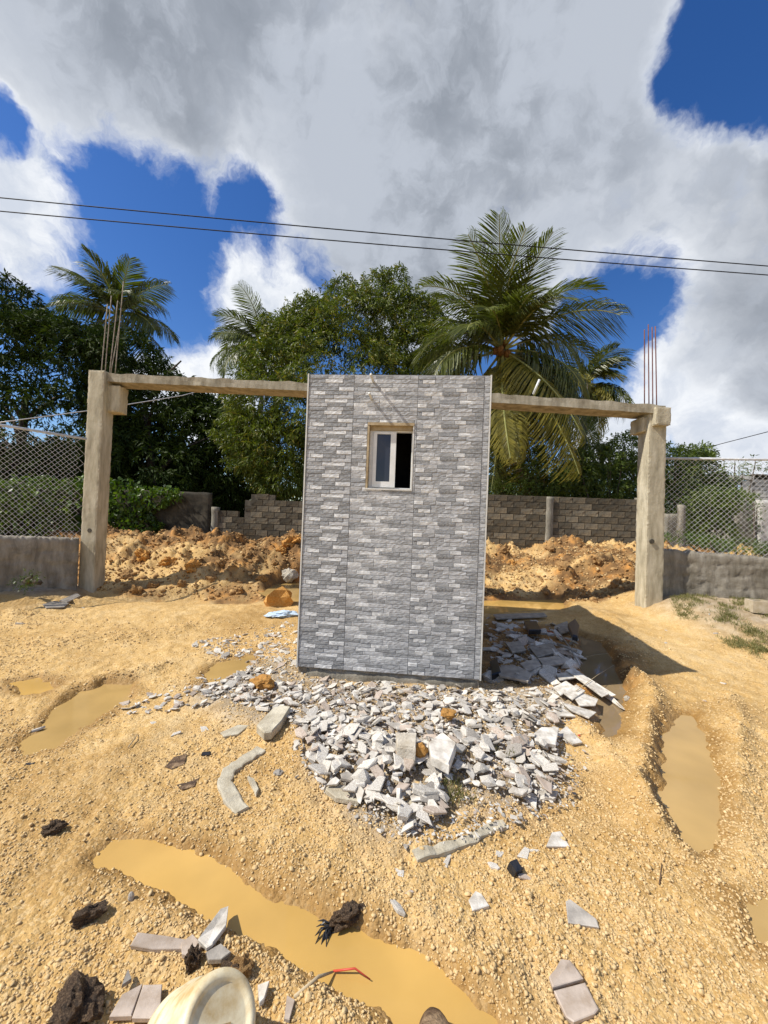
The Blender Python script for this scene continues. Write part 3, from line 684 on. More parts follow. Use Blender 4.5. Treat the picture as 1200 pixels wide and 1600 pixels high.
def rebar(px0, py0, px1, py1, dep, m, r=.009):
    a, b = at(px0, py0, dep), at(px1, py1, dep); o0 = Vector((LF.x, LF.y, 0)); V, Fc = [], []
    pts = [a.lerp(b, t/6)-o0+Vector((mn.noise(Vector((px0, t, 0)))*.02, 0, 0)) for t in range(7)]
    tube(V, Fc, pts, r, 6); link('rebar', pymesh('rebar', V, Fc, m, True), gate)
for (a, b, c, d, dp) in ((158, 585, 168, 475, 7.3), (164, 585, 174, 462, 7.4), (171, 585, 184, 470, 7.3), (180, 583, 193, 440, 7.3), (173, 584, 188, 500, 7.45)): rebar(a, b, c, d, dp, m_rustp, .0085)
for (a, b, c, d, dp) in ((1007, 634, 1007, 515, 6.95), (1014, 634, 1013, 507, 6.85), (1020, 634, 1019, 511, 6.95), (1026, 634, 1024, 510, 6.82)): rebar(a, b, c, d, dp, m_rust, .009)
tube_obj('white_pipe', [at(833, 616, 7.1), at(843, 593, 7.05)], .02, m_white)
tag(bpy.data.objects['white_pipe'], 'short white pipe sticking up at a slant from the gate beam', 'pipe')
# round dark discs for the flat stain marks on the posts
for (px, py, dp, ph) in ((140, 829, 7.10, cl), (1019, 846, 6.70, cr)):
    c = at(px, py, dp); V, Fc = [], []; o0 = Vector((LF.x, LF.y, 0))
    tube(V, Fc, [c-o0+Vector((0, -.003, 0)), c-o0+Vector((0, .03, 0))], .04, 10); link('dark_patch', pymesh('dark_patch', V, Fc, m_mortar), gate)
# ---------------------------------------------------------------- low boundary walls and chain link
def low_wall(pts_top, pts_bot, thick, label, seed, m=m_render):
    """pts: list of world points along the wall face top; bottoms z"""
    V, Fc = [], []; n = 90; rows = 26; L = len(pts_top)-1
    base = Vector((pts_top[0].x, pts_top[0].y, 0))
    for i in range(n+1):
        s_ = i/n*L; k = min(L-1, int(s_)); f = s_-k
        T = pts_top[k].lerp(pts_top[k+1], f); B = pts_bot[k].lerp(pts_bot[k+1], f)
        top = T.z+.03*mn.noise(Vector((i*.3, seed, 0)))+.03*mn.noise(Vector((i*.9, seed, 4)))
        dv = (pts_top[k+1]-pts_top[k]); nrm = Vector((-dv.y, dv.x, 0)).normalized()
        for j in range(rows+3):
            if j <= rows:
                z = B.z-.15+(top-B.z+.15)*j/rows; q = Vector((T.x, T.y, z))
                u = Vector((T.x*6, seed, z*6)); d = .018*mn.noise(u)+.016*mn.noise(u*2.6)+.010*mn.noise(u*6)
                zz = (z-B.z)/.2; fr = abs(zz-round(zz)); d -= .018*max(0, 1-fr/.12)
                if j == rows: d -= .02
                q = q-nrm*d
            elif j == rows+1: q = Vector((T.x, T.y, top+.01))+nrm*thick
            else: q = Vector((T.x, T.y, B.z-.2))+nrm*thick
            V.append(q-base)
    m_ = rows+3
    for i in range(n):
        for j in range(m_-1):
            a = i*m_+j; Fc.append((a, a+m_, a+m_+1, a+1))
    Fc.append(tuple(range(m_))); Fc.append(tuple(n*m_+k for k in range(m_))[::-1])
    o = link('boundary_wall', pymesh('boundary_wall', V, Fc, m, True), None, base); tag(o, label, 'wall'); return o
lt = [at(-300, 838, 4.9), at(0, 838, 6.3), at(124, 842, 6.98)]; lb = [at(-300, 930, 4.9), at(0, 917, 6.3), at(124, 917, 6.98)]
low_wall(lt, lb, .18, 'rough grey rendered low wall left of the gateway under the wire fence', 3, m_render)
rt = [at(1030, 858, 6.95), at(1200, 872, 6.6), at(1420, 890, 6.1)]; rb = [at(1030, 935, 6.95), at(1200, 940, 6.6), at(1420, 960, 6.1)]
low_wall(rt, rb, .18, 'rough rendered low wall right of the gateway with block courses showing', 8, m_render)
def fence(rail, foot, label, sp=.082, clampn=3, rot_=0):
    t0 = rail[0]; f = empty('chain_link_fence', (t0.x, t0.y, t0.z-1.8), label, 'fence'); o0 = Vector(f.location)
    V, Fc = [], []; tube(V, Fc, [p-o0 for p in rail], .022, 10); link('top_rail', pymesh('top_rail', V, Fc, m_steel, True), f)
    segs = [(rail[i+1]-rail[i]).length for i in range(len(rail)-1)]; Lt = sum(segs)
    def P(s_, t):
        s_ = max(0, min(Lt, s_)); k = 0
        while k < len(segs)-1 and s_ > segs[k]: s_ -= segs[k]; k += 1
        a = rail[k].lerp(rail[k+1], s_/segs[k]); b = foot[k].lerp(foot[k+1], s_/segs[k])
        q = a.lerp(b, t); q = q+Vector((0, .012*math.sin(s_*3+t*4), 0)); return q-o0
    hgt = (rail[0]-foot[0]).length; V, Fc = [], []
    nst = int((Lt+hgt)/sp)
    for sgn in (1, -1):
        for i in range(nst+1):
            c0 = i*sp-(hgt if sgn > 0 else 0)
            pts = []
            for j in range(13):
                t = j/12; s_ = c0+sgn*t*hgt*.98 if sgn > 0 else c0-t*hgt*.98
                if -.001 <= s_ <= Lt+.001:
                    q = P(s_, t); q.y += .004*sgn; pts.append(q)
            if len(pts) > 1: tube(V, Fc, pts, .0027, 3, False)
    link('chain_link_mesh', pymesh('chain_link_mesh', V, Fc, m_wire), f)
    for k in range(clampn):
        q = P(Lt*(k+.45)/clampn, 0); V, Fc = [], []; tube(V, Fc, [q+Vector((-.02, 0, 0)), q+Vector((.02, 0, 0))], .03, 8); link('rail_clamp', pymesh('rail_clamp', V, Fc, m_steel, True), f)
    return f
def lerp_at(a, b, dy): return at(a, b, dy)
fence([at(-300, 615, 4.93), at(0, 664, 6.33), at(136, 686, 7.0)], [at(-300, 838, 4.93), at(0, 838, 6.33), at(126, 842, 7.0)], 'chain link fence with silver top rail left of the gateway, vines behind it')
fence([at(1036, 716, 6.98), at(1200, 718, 6.63), at(1420, 720, 6.15)], [at(1032, 862, 6.98), at(1200, 874, 6.63), at(1420, 892, 6.15)], 'chain link fence right of the gateway in front of shrubs and a house', .085)
# ---------------------------------------------------------------- rear block walls
def block_wall(p0, p1, ztop, label, cols_, dark=None, steps=None, pier=None, zb=.2):
    d = (p1-p0); L = Vector((d.x, d.y, 0)).length; yw = math.atan2(d.y, d.x)
    wl_ = empty('block_wall', (p0.x, p0.y, 0), label, 'wall', rot=(0, 0, yw))
    bl, bh, g_ = .40, .20, .012
    protos_ = {}
    def bmesh_(l, k, mi):
        key = (round(l, 2), k, mi)
        if key not in protos_:
            me = grid_box('block', l-g_, .15, bh-g_, .1, .004, cols_[mi], 9, .008, seed=k, smooth=False); protos_[key] = me
        return protos_[key]
    nrow = int((ztop-zb)/bh); zs = ztop-nrow*bh
    for r_ in range(nrow):
        x_ = 0 if r_ % 2 else -.2
        while x_ < L:
            a, b = max(0, x_), min(L, x_+bl); x_ += bl
            if b-a < .08: continue
            z = zs+r_*bh; c = (a+b)/2
            if steps and z+bh/2 > steps(c): continue
            rr = random.random()
            mi = dark(c, z, rr) if dark else int(rr*3)
            link('block', bmesh_(b-a, random.randint(0, 2), mi), wl_, (c, random.uniform(-.006, .006), z), (0, 0, random.uniform(-.01, .01)))
    V, Fc = [], []; n = int(L/.1)
    top_at = lambda c: min(ztop, zs+nrow*bh if not steps else zs+math.floor((steps(c)-zs)/bh+.5)*bh)-.02
    # mortar core, stepped
    x_ = 0
    while x_ < L:
        b = min(L, x_+.2); box(V, Fc, (x_, -.055, -.2), (b, .055, top_at((x_+b)/2)-.02)); x_ = b+.0005
    link('mortar_core', pymesh('mortar_core', V, Fc, m_mortar), wl_)
    for (c, zt) in (pier or []):
        link('pier', grid_box('pier', .22, .22, zt+.1, .1, .01, m_renderd, 5, .015, seed=int(c*3)), wl_, (c, -.03, -.1))
    return wl_
LBa, LBm, LBb = at(180, 800, 13.4), at(337, 800, 13.2), at(480, 800, 13.05)
zl = at(400, 780, 13.1).z
def stepsL(c):
    px = 337+c/((LBb-LBm).length)*143
    if px < 378: return at(360, 797, 13.1).z
    if px < 388: return at(360, 806, 13.1).z
    if px < 396: return at(400, 783, 13.1).z
    if px < 428: return at(410, 772, 13.1).z
    return at(450, 782, 13.1).z
zt_ = at(410, 771, 13.1).z
block_wall(LBm, LBb, zt_, 'old concrete block wall with a stepped broken top left of the booth, behind the dirt heap', m_block, steps=stepsL, pier=[(.02, at(337, 792, 13).z)])
# dark stretch of wall, near-black block colour
o = link('dark_wall', None) if False else None
d = LBm-LBa; wd_yaw = math.atan2(d.y, d.x)
me = grid_box('dark_wall', d.length-.2, .18, at(280, 768, 13.3).z+.2, .1, .015, m_blockdark, 4, .02, seed=4)
o = link('dark_wall', me, None, ((LBa.x+LBm.x)/2-.05, (LBa.y+LBm.y)/2, -.2), (0, 0, wd_yaw)); tag(o, 'dark low wall between the vines and the block wall', 'wall')
me = grid_box('vine_wall', 9.0, .2, at(60, 752, 12.6).z+.2, .15, .015, m_blockdark, 4, .02, seed=6)
VW = at(-40, 800, 13.0); o = link('vine_wall', me, None, (VW.x-.5, 13.35, -.2), (0, 0, R(-1))); tag(o, 'dark wall smothered by vines behind the left wire fence', 'wall')
RA, RBp = at(480, 800, 12.95), at(1000, 800, 12.35)
zr = at(880, 776, 12.5).z
def darkR(c, z, rr):
    u_ = mn.noise(Vector((c*.8, z*1.3, 3)))+.9*(z-(zr-.45))
    return 0 if u_+rr*.3 > .35 else (1 if rr < .6 else 2)
xj = (at(857, 800, 12.5)-RA).length
block_wall(RA, RBp, zr, 'long weathered concrete block wall behind the booth and up to the right gate post', m_block, dark=darkR, pier=[(xj, zr-.02), ((RBp-RA).length-.05, zr+.05)])
# ---------------------------------------------------------------- foliage
def leaves_mesh(name, P, D, size, m, shade, aspect=.28, fold=.25, droop=.0):
    """P points, D directions; one folded diamond leaf (2 tris x2) per point"""
    n = len(P); D = D/np.linalg.norm(D, axis=1, keepdims=True)
    ref = rng.normal(0, 1, (n, 3)); S = np.cross(D, ref); S /= np.linalg.norm(S, axis=1, keepdims=True)+1e-9; U = np.cross(S, D)
    L = size[:, None]; mid = P+D*L*.45
    tip = P+D*L; tip[:, 2] -= droop*size
    v0 = P; v1 = mid+S*L*aspect*.5+U*L*fold*.2; v3 = mid-S*L*aspect*.5+U*L*fold*.2
    V = np.stack([v0, v1, tip, v3], 1).reshape(-1, 3)
    k = np.arange(n)[:, None]*4; Fc = np.concatenate([k+np.array([[0, 1, 2]]), k+np.array([[0, 2, 3]])], 0)
    return npmesh(name, V, Fc, m, False, attrs={'shade': np.repeat(shade, 4)})
def lobes_crown(name, lobes, m, parent, per_m2=34, leaf=.17, rosette=8, aspect=.27, origin=None, hang=.55, up_bias=0.0, inner=.35, rough=.24):
    """rosettes of leaves on noisy ellipsoid lobes"""
    Ps, Ds = [], []
    for (c, r) in lobes:
        area = 4*math.pi*((r[0]*r[1])**1.6/3+(r[0]*r[2])**1.6/3+(r[1]*r[2])**1.6/3)**(1/1.6)
        n = int(area*per_m2); u = rng.normal(0, 1, (n, 3)); u /= np.linalg.norm(u, axis=1, keepdims=True)
        f = np.array([mn.noise(Vector(tuple(q*2.4+np.array(c))))+.6*mn.noise(Vector(tuple(q*6+np.array(c)))) for q in u])
        dep = np.where(rng.uniform(0, 1, n) < inner, rng.uniform(.45, .95, n), 1.0)
        keep = (f > -.33)
        p = np.array(c)+u*np.array(r)*((1+rough*f)*dep)[:, None]
        Ps.append(p[keep]); Ds.append(u[keep])
    P = np.concatenate(Ps); Dn = np.concatenate(Ds); n = len(P)
    # drop those deep inside other lobes
    ins = np.zeros(n, int)
    for (c, r) in lobes: ins += (np.sum(((P-np.array(c))/(np.array(r)*.72))**2, 1) < 1)
    k = ins < 1; P, Dn = P[k], Dn[k]; n = len(P)
    br = np.clip(.5+.35*rng.normal(0, 1, n), 0, 1)
    PP = np.repeat(P, rosette, 0)+rng.normal(0, .05, (n*rosette, 3)); DD = np.repeat(Dn, rosette, 0)*.6+rng.normal(0, .75, (n*rosette, 3)); DD[:, 2] -= hang-up_bias
    sz = leaf*rng.uniform(.6, 1.3, n*rosette); sh = np.clip(np.repeat(br, rosette)+rng.normal(0, .15, n*rosette), 0, 1)
    if origin is not None: PP = PP-np.array(origin)
    me = leaves_mesh(name, PP, DD, sz, m, sh, aspect, droop=.15); return link(name, me, parent)
def trunk_mesh(base, top, r0, r1, branches=5, m=None, seed=1):
    rr = random.Random(seed); V, Fc = [], []; b = Vector(base); t = Vector(top)
    pts = [b.lerp(t, i/6)+Vector((mn.noise(Vector((i, seed, 0)))*.15, mn.noise(Vector((i, seed, 5)))*.15, 0)) for i in range(7)]
    tube(V, Fc, pts, [r0+(r1-r0)*i/6 for i in range(7)], 9)
    for k in range(branches):
        s_ = pts[rr.randint(3, 6)]; a = rr.uniform(0, 6.28); l = (t-b).length*rr.uniform(.35, .6)
        e = s_+Vector((math.cos(a)*l*.7, math.sin(a)*l*.7, l*.6)); mid = s_.lerp(e, .5)+Vector((0, 0, l*.1))
        tube(V, Fc, [s_, mid, e], [r1*.9, r1*.6, r1*.25], 6)
    return pymesh('trunk', V, Fc, m or m_bark, True)
def px_lobe(px, py, y, rpx, rz=None, ry=None):
    c = at(px, py, y); r = rpx/F*y; return (tuple(c), (r, ry or r*.8, (rz/F*y) if rz else r*.85))
def tree(label, lobes, m, tb, cat='tree', **kw):
    base = Vector(tb); o = empty('tree', base, label, cat)
    top = Vector(lobes[0][0])-base
    link('trunk', trunk_mesh((0, 0, 0), top, .28, .12, 6, seed=int(abs(base.x)*10)), o)
    lobes_crown('crown', lobes, m, o, origin=tuple(base), **kw); return o
# central mango tree
L1 = [px_lobe(530, 610, 17, 125), px_lobe(470, 560, 16.5, 62, 55), px_lobe(560, 512, 17, 75, 56), px_lobe(500, 518, 17, 50, 44), px_lobe(618, 520, 17.5, 58, 56), px_lobe(532, 470, 17.3, 26, 34), px_lobe(614, 460, 17.5, 26, 38), px_lobe(475, 510, 17, 38, 34), px_lobe(650, 495, 17.8, 28, 32), px_lobe(590, 460, 17.5, 30, 30),
      px_lobe(430, 570, 16, 48, 42), px_lobe(425, 640, 15.5, 70, 55), px_lobe(400, 690, 15, 52, 45), px_lobe(450, 710, 15, 60, 65), px_lobe(480, 660, 15, 60), px_lobe(640, 600, 17, 75, 90), px_lobe(660, 520, 18, 40, 50), px_lobe(610, 700, 16.5, 110, 90), px_lobe(445, 750, 15, 40, 30)]
tree('broad bright green mango tree rising behind the tiled booth', L1, m_mango, at(540, 835, 17), per_m2=64, leaf=.18, inner=.45, rough=.46)
# dark trees on the left
L2 = [px_lobe(40, 620, 17, 140, 120), px_lobe(60, 560, 17, 100, 66), px_lobe(5, 480, 17.5, 50, 42), px_lobe(-70, 510, 17, 105, 90), px_lobe(130, 590, 16.5, 80, 80), px_lobe(-50, 680, 16, 120, 90), px_lobe(90, 690, 16, 110, 80), px_lobe(0, 740, 16.5, 160, 80), px_lobe(60, 640, 18.5, 150, 110), px_lobe(115, 545, 17, 45, 36)]
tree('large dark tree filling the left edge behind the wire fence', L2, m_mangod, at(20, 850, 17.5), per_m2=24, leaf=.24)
L3 = [px_lobe(225, 640, 18, 90, 70), px_lobe(190, 570, 18, 60, 50), px_lobe(290, 690, 18, 90, 65), px_lobe(220, 740, 17, 110, 60), px_lobe(340, 730, 18, 80, 60), px_lobe(320, 650, 19, 35, 35), px_lobe(300, 640, 19, 30, 28)]
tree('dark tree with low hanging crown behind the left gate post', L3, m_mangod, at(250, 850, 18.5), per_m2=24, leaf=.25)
L4 = [px_lobe(400, 760, 21, 130, 60), px_lobe(250, 790, 21, 130, 60), px_lobe(100, 780, 21, 150, 80), px_lobe(330, 700, 22, 90, 70)]
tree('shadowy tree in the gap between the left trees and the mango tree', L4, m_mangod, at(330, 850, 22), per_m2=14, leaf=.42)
L5 = [px_lobe(-350, 560, 15, 170, 160), px_lobe(-300, 450, 15, 120), px_lobe(-220, 600, 14, 120), px_lobe(-400, 700, 14, 150)]
# palms
def frond_mesh(L, curl, width, m, seed, nleaf=64, droop=.5, wind=.1, yellow=False):
    rr = np.random.default_rng(seed); V, Fc = [], []; pts = []; side_ = rr.uniform(-.5, .5); twist = rr.uniform(-.5, .5)
    # rachis in xz-plane, starting along +x, curling down
    n = 16; p = np.array([0., 0, 0]); ang = 0.0
    for i in range(n+1):
        pts.append(p.copy()); t = i/n; a = -curl*(t**1.5); b_ = side_*t; p = p+np.array([math.cos(a)*math.cos(b_), math.sin(b_), math.sin(a)*math.cos(b_)])*L/n
    pts = np.array(pts)
    tube(V, Fc, [Vector(q) for q in pts], [.045*(1-.88*i/n)+.006 for i in range(n+1)], 5)
    nr_ = len(Fc); tris = []; sh = [0.5]*len(V)
    for i in range(nleaf):
        t = .14+.86*(i/nleaf); s_ = t*n; k = min(n-1, int(s_)); base = pts[k]+(pts[k+1]-pts[k])*(s_-k)
        tan = (pts[k+1]-pts[k]); tan = tan/np.linalg.norm(tan); nor = np.array([-tan[2], 0, tan[0]]); nor = nor/(np.linalg.norm(nor)+1e-6); sdv = np.cross(nor, tan); tw = twist*t*1.6; sdv, nor = sdv*math.cos(tw)+nor*math.sin(tw), nor*math.cos(tw)-sdv*math.sin(tw)
        ll = width*(math.sin(math.pi*min(1, (t*.82+.16)))**.6)*rr.uniform(.75, 1.12)
        for sd in (-1, 1):
            fw = .35+.5*t+rr.uniform(-.1, .1); d = sdv*sd*(1-.25*t)+tan*fw+nor*(.18+rr.uniform(-.12, .12)); d /= np.linalg.norm(d)
            wv = .052*(1.1-.4*t); q0 = base; dro = droop*rr.uniform(.7, 1.4)
            q1 = base+d*ll*.45+np.array([0, 0, -dro*ll*.12]); q2 = base+d*ll*.80+np.array([0, 0, -dro*ll*.45]); q3 = base+d*ll*(.98-.15*dro)+np.array([0, 0, -dro*ll*.85])
            wvv = tan*wv*.5; up_ = nor*wv*.25; s0 = len(V)
            V += [q0-wvv*.5, q0+wvv*.5, q1-wvv*1.1+up_, q1+wvv*1.1-up_, q2-wvv+up_, q2+wvv-up_, q3]
            Fc += [(s0, s0+1, s0+3, s0+2), (s0+2, s0+3, s0+5, s0+4), (s0+4, s0+5, s0+6)]
            sh += [float(np.clip(rr.normal(.45, .22), 0, 1))]*7
    me = bpy.data.meshes.new('frond'); me.from_pydata([tuple(v) for v in V], [], Fc); me.update(); me.materials.append(m_rachis); me.materials.append(m)
    mi = np.ones(len(Fc), np.int32); mi[:nr_] = 0; me.polygons.foreach_set('material_index', mi)
    a = me.attributes.new('shade', 'FLOAT', 'POINT'); a.data.foreach_set('value', np.array(sh, np.float32)); return me
def palm(label, centre, base_z, fr, trunk_r=.16, lean=(0, 0), nuts=False, group=None):
    """fr: list of (image angle deg of start direction, tilt towards camera, length, curl, width, droop, material)"""
    c = Vector(centre); o = empty('coconut_palm', (c.x+lean[0], c.y+lean[1], base_z), label, 'palm tree', group); hh = c.z-base_z
    V, Fc = [], []; pts = [Vector((-lean[0]*(t/8)**1.5, -lean[1]*(t/8)**1.5, hh*t/8)) for t in range(9)]
    tube(V, Fc, pts, [trunk_r*(1.25-.5*t/8) for t in range(9)], 12); link('trunk', pymesh('trunk', V, Fc, m_palmbark, True), o)
    off = Vector((-lean[0], -lean[1], hh))
    for i, (ang, tilt, Ln, curl, wdt, droop, mm) in enumerate(fr):
        if ang > -28: Ln *= .85; curl *= 1.08
        if -30 < ang < 60: Ln *= .92
        a = R(ang); d = Vector((math.cos(a)*math.cos(R(tilt)), -math.sin(R(tilt)), math.sin(a)*math.cos(R(tilt)))).normalized()
        x_ = d; z_ = Vector((0, 0, 1))-x_*x_.z
        if z_.length < .15: z_ = Vector((-.0, -1 if tilt >= 0 else 1, 0))-x_*x_.y*(-1 if tilt >= 0 else 1)
        z_.normalize(); y_ = z_.cross(x_)
        Mx = Matrix((x_, y_, z_)).transposed().to_4x4(); Mx.translation = off+d*.12
        f = link('frond', frond_mesh(Ln*1.04, R(curl), wdt*1.2, mm, i*7+int(abs(c.x)*10), 84, droop+.15), o); f.matrix_local = Mx
    return o, off
G, Yl, Dd = m_palm, m_palmy, m_dead
pc = at(785, 548, 14.6)
frs = [(99, 8, 4.7, 40, .95, .45, G), (80, 25, 4.2, 45, .9, .5, G), (108, 12, 4.5, 55, .9, .5, G), (-62, 30, 5.2, 25, 1.0, .9, Yl), (-80, 10, 5.3, 8, 1.0, .9, Yl), (-50, -5, 5.4, 30, 1.0, .9, G), (-68, -15, 5.2, 18, 1.0, .9, Yl), (-92, 12, 5.0, 6, 1.0, .9, G), (-100, 30, 4.6, 10, .9, .8, Yl), (-40, 20, 5.2, 45, 1.0, .9, G), (-30, 0, 5.2, 60, 1.0, .9, G), (-15, -15, 4.8, 75, 1.0, 1.0, G), (-58, 45, 4.4, 40, 1.0, .9, Yl), (-85, -30, 4.8, 8, 1.0, .9, Dd), (-72, 5, 5.4, 14, .9, .9, Dd), (86, -10, 4.8, 30, .9, .35, G), (102, 30, 4.2, 35, .95, .4, G), (120, 5, 4.4, 75, .95, .5, G), (132, -15, 4.3, 80, .9, .5, G), (112, -20, 4.4, 45, .9, .4, G),
       (62, 5, 4.9, 70, .95, .45, G), (72, -20, 4.5, 50, .9, .4, G), (40, 10, 5.0, 80, 1.0, .9, G), (30, -10, 4.8, 85, 1.0, .9, G), (152, 10, 3.9, 95, 1.0, .9, G), (165, -15, 3.9, 90, .95, .9, G), (150, 35, 3.2, 80, .9, .8, G),
       (-165, 0, 4.2, 45, .85, .9, G), (178, 20, 3.8, 80, .9, .9, G), (-20, 5, 4.4, 55, 1.0, .9, G), (-8, 25, 4.2, 70, 1.0, .9, G), (10, -20, 4.4, 90, .95, .9, G), (-35, -10, 4.4, 55, 1.0, .9, G), (-45, 20, 4.4, 45, 1.0, .8, G),
       (-75, 25, 4.6, 20, .9, .8, Yl), (-60, 5, 4.8, 30, .9, .8, Yl), (-95, 30, 4.2, 12, .9, .7, Yl), (-85, -5, 4.8, 8, .9, .7, Yl), (-110, 15, 4.6, 15, .9, .8, G), (-70, -20, 4.8, 20, .9, .8, Yl), (-100, -20, 4.8, 10, .8, .7, Dd), (-55, 35, 4.0, 50, .9, .8, G), (-125, -5, 4.2, 25, .85, .8, G), (85, 50, 3.2, 60, .9, .5, G), (60, 45, 3.4, 70, .9, .6, G), (120, 50, 3.0, 70, .9, .6, G)]
big, off = palm('tall coconut palm with yellowing lower fronds right of the tiled booth', pc, .3, frs, .2, (.3, .6))
for k in range(26):
    a = random.uniform(0, 6.28); e = random.uniform(-.9, .5); l = random.uniform(.25, .75); d = Vector((math.cos(a)*math.cos(e), math.sin(a)*math.cos(e), math.sin(e)))
    V, Fc = [], []; tube(V, Fc, [off+d*.1, off+d*l*.6, off+d*l+Vector((0, 0, -.12))], [.05, .035, .02], 6)
    if k < 14:
        link('dry_stalk', pymesh('dry_stalk', V, Fc, m_nut, True), big)
    else:
        link('coconut', rock_mesh('coconut', m_nut, (.13, .13, .15), .1, 2, k, smooth=True), big, tuple(off+d*l*.6+Vector((0, -.1, -.15))))
def simple_fronds(n, L, spread=(-50, 230), seed=1, wdt=.8, mats=(m_palm,)):
    rr = random.Random(seed); out_ = []
    for i in range(n):
        a = spread[0]+(spread[1]-spread[0])*(i+.5)/n+rr.uniform(-8, 8); steep = abs(a-90)
        out_.append((a, rr.uniform(-45, 45), L*rr.uniform(.8, 1.1), 40+rr.uniform(0, 40) if steep < 50 else 75+rr.uniform(-20, 20), wdt, .55 if steep < 60 else .9, rr.choice(mats)))
    return out_
pl = at(183, 492, 19.5)
frl = [(105, 0, 3.2, 45, .85, .5, G), (92, 20, 3.1, 30, .85, .5, G), (75, 5, 3.0, 40, .85, .4, G), (60, -10, 3.3, 55, .8, .6, G), (125, 10, 3.3, 55, .85, .7, G), (150, 0, 3.2, 70, .8, .8, G), (165, 20, 3.4, 55, .8, .8, G), (30, 10, 3.4, 75, .9, .9, G),
       (10, 0, 3.6, 80, .85, .9, G), (0, 25, 3.2, 60, .85, .9, G), (-25, 0, 4.2, 45, .8, .9, G), (-45, 15, 3.8, 30, .8, .8, G), (-150, 0, 3.4, 40, .8, .8, G), (-100, 30, 3.0, 20, .8, .8, Dd), (-80, 0, 3.2, 15, .8, .8, G), (110, 45, 2.4, 60, .8, .6, G), (50, 45, 2.4, 60, .8, .6, G)]
palm('coconut palm behind the dark trees near the left gate post', pl, .3, frl, .16)
palm('distant coconut palm peeking out left of the mango tree', at(412, 542, 25), .3, simple_fronds(19, 4.5, (-20, 215), 5, .85), .16)
palm('smaller coconut palm half hidden behind the big one on its right', at(915, 600, 20), .3, simple_fronds(17, 2.9, (-70, 200), 9, .85, (m_palm, m_palm, m_palmy)), .15)
# shrubs and small trees over the right wall
def shrub(label, specs, y, m=m_bush, leaf=.15, per=95, cat='shrub', hang=.1, group=None, name='shrub', aspect=.3):
    c0 = at(specs[0][0], 830, y); o = empty(name, (c0.x, c0.y, .3), label, cat, group); V, Fc = [], []; lob = []
    for (px, py, r_, rz) in specs:
        l = px_lobe(px, py, y+random.uniform(-.4, .4), r_, rz); lob.append(l)
        e = Vector(l[0])-Vector(o.location); tube(V, Fc, [(random.uniform(-.3, .3), 0, 0), (e.x*.5, e.y*.5, e.z*.5), tuple(e), tuple(e+Vector((0, 0, l[1][2]*.8)))], [.04, .03, .02, .008], 5)
    link('stem', pymesh('stem', V, Fc, m_bark, True), o); lobes_crown('foliage', lob, m, o, origin=tuple(o.location), per_m2=per, leaf=leaf, rosette=9, hang=hang, inner=.6, aspect=aspect); return o
shrub('feathery green shrub growing above the block wall beside the palm', [(850, 745, 45, 28), (810, 765, 40, 16), (890, 765, 45, 18), (835, 720, 18, 22)], 14.2, leaf=.12)
shrub('leafy acacia bush behind the block wall left of the right gate post', [(950, 742, 40, 40), (925, 712, 22, 24), (975, 704, 24, 28), (990, 745, 30, 40), (905, 730, 26, 30), (955, 712, 14, 22)], 13.9, leaf=.13)
shrub('dense dark green thicket low behind the block wall right of the palm', [(800, 770, 50, 26), (860, 770, 50, 30), (920, 762, 50, 36), (975, 762, 50, 38)], 16.5, m_bush, .18, 90, 'thicket')
shrub('loose thicket behind the right wire fence left of the house', [(1050, 800, 50, 40), (1100, 790, 40, 34), (1075, 760, 36, 26)], 16.5, m_bush, .18, 80, 'thicket')
shrub('tall bush right behind the right gate post', [(1055, 745, 32, 40), (1042, 718, 20, 22), (1072, 716, 20, 18), (1060, 790, 30, 30)], 13.8, leaf=.13)
shrub('radial topped bush with a tuft above the wire fence', [(1095, 745, 30, 36), (1095, 708, 16, 14), (1115, 770, 28, 26), (1095, 790, 30, 24)], 14.6)
shrub('sprawling green bush in front of the far house', [(1110, 790, 34, 26), (1125, 775, 26, 18), (1095, 820, 34, 24), (1120, 830, 26, 18), (1150, 775, 24, 7)], 12.2, leaf=.11)
shrub('thin twiggy bush beside the far house roof', [(1148, 730, 16, 14), (1180, 725, 16, 12), (1160, 742, 12, 8)], 15.5, per=12)
shrub('low green weeds on the ground inside the right wire fence', [(1150, 852, 42, 9), (1110, 850, 30, 6), (1190, 856, 30, 7), (1060, 838, 30, 6)], 9.6, m_ivy, .07, 90)
shrub('creeper climbing the far white wall', [(1182, 810, 8, 22), (1178, 790, 8, 8)], 11.0, m_ivy, .09, 60, 'creeper')
# vines on the left wall
def vines(label, pts, y, cat='vines', m=m_ivy, per=55):
    c0 = at(pts[0][0], 840, y); o = empty('vine', (c0.x, c0.y, .3), label, cat); lob = [px_lobe(a, b, y, r_, rz, .35) for (a, b, r_, rz) in pts]
    lobes_crown('foliage', lob, m, o, origin=tuple(o.location), per_m2=per, leaf=.13, rosette=6, aspect=.75, hang=.2, inner=.2)
    V, Fc = [], []
    for l in lob: e = Vector(l[0])-Vector(o.location); tube(V, Fc, [(e.x*.9, e.y, -.2), tuple(e*.6), tuple(e)], [.03, .025, .015], 5)
    link('stem', pymesh('stem', V, Fc, m_bark, True), o); return o
vines('thick leafy vines over the wall seen through the left wire fence', [(-60, 790, 70, 42), (20, 785, 50, 34), (75, 782, 45, 34), (125, 785, 45, 36), (40, 820, 90, 28)], 12.7)
vines('bright leafy vines covering the wall right of the left gate post', [(190, 790, 45, 36), (232, 778, 30, 16), (200, 825, 45, 28), (262, 772, 20, 7)], 12.9)
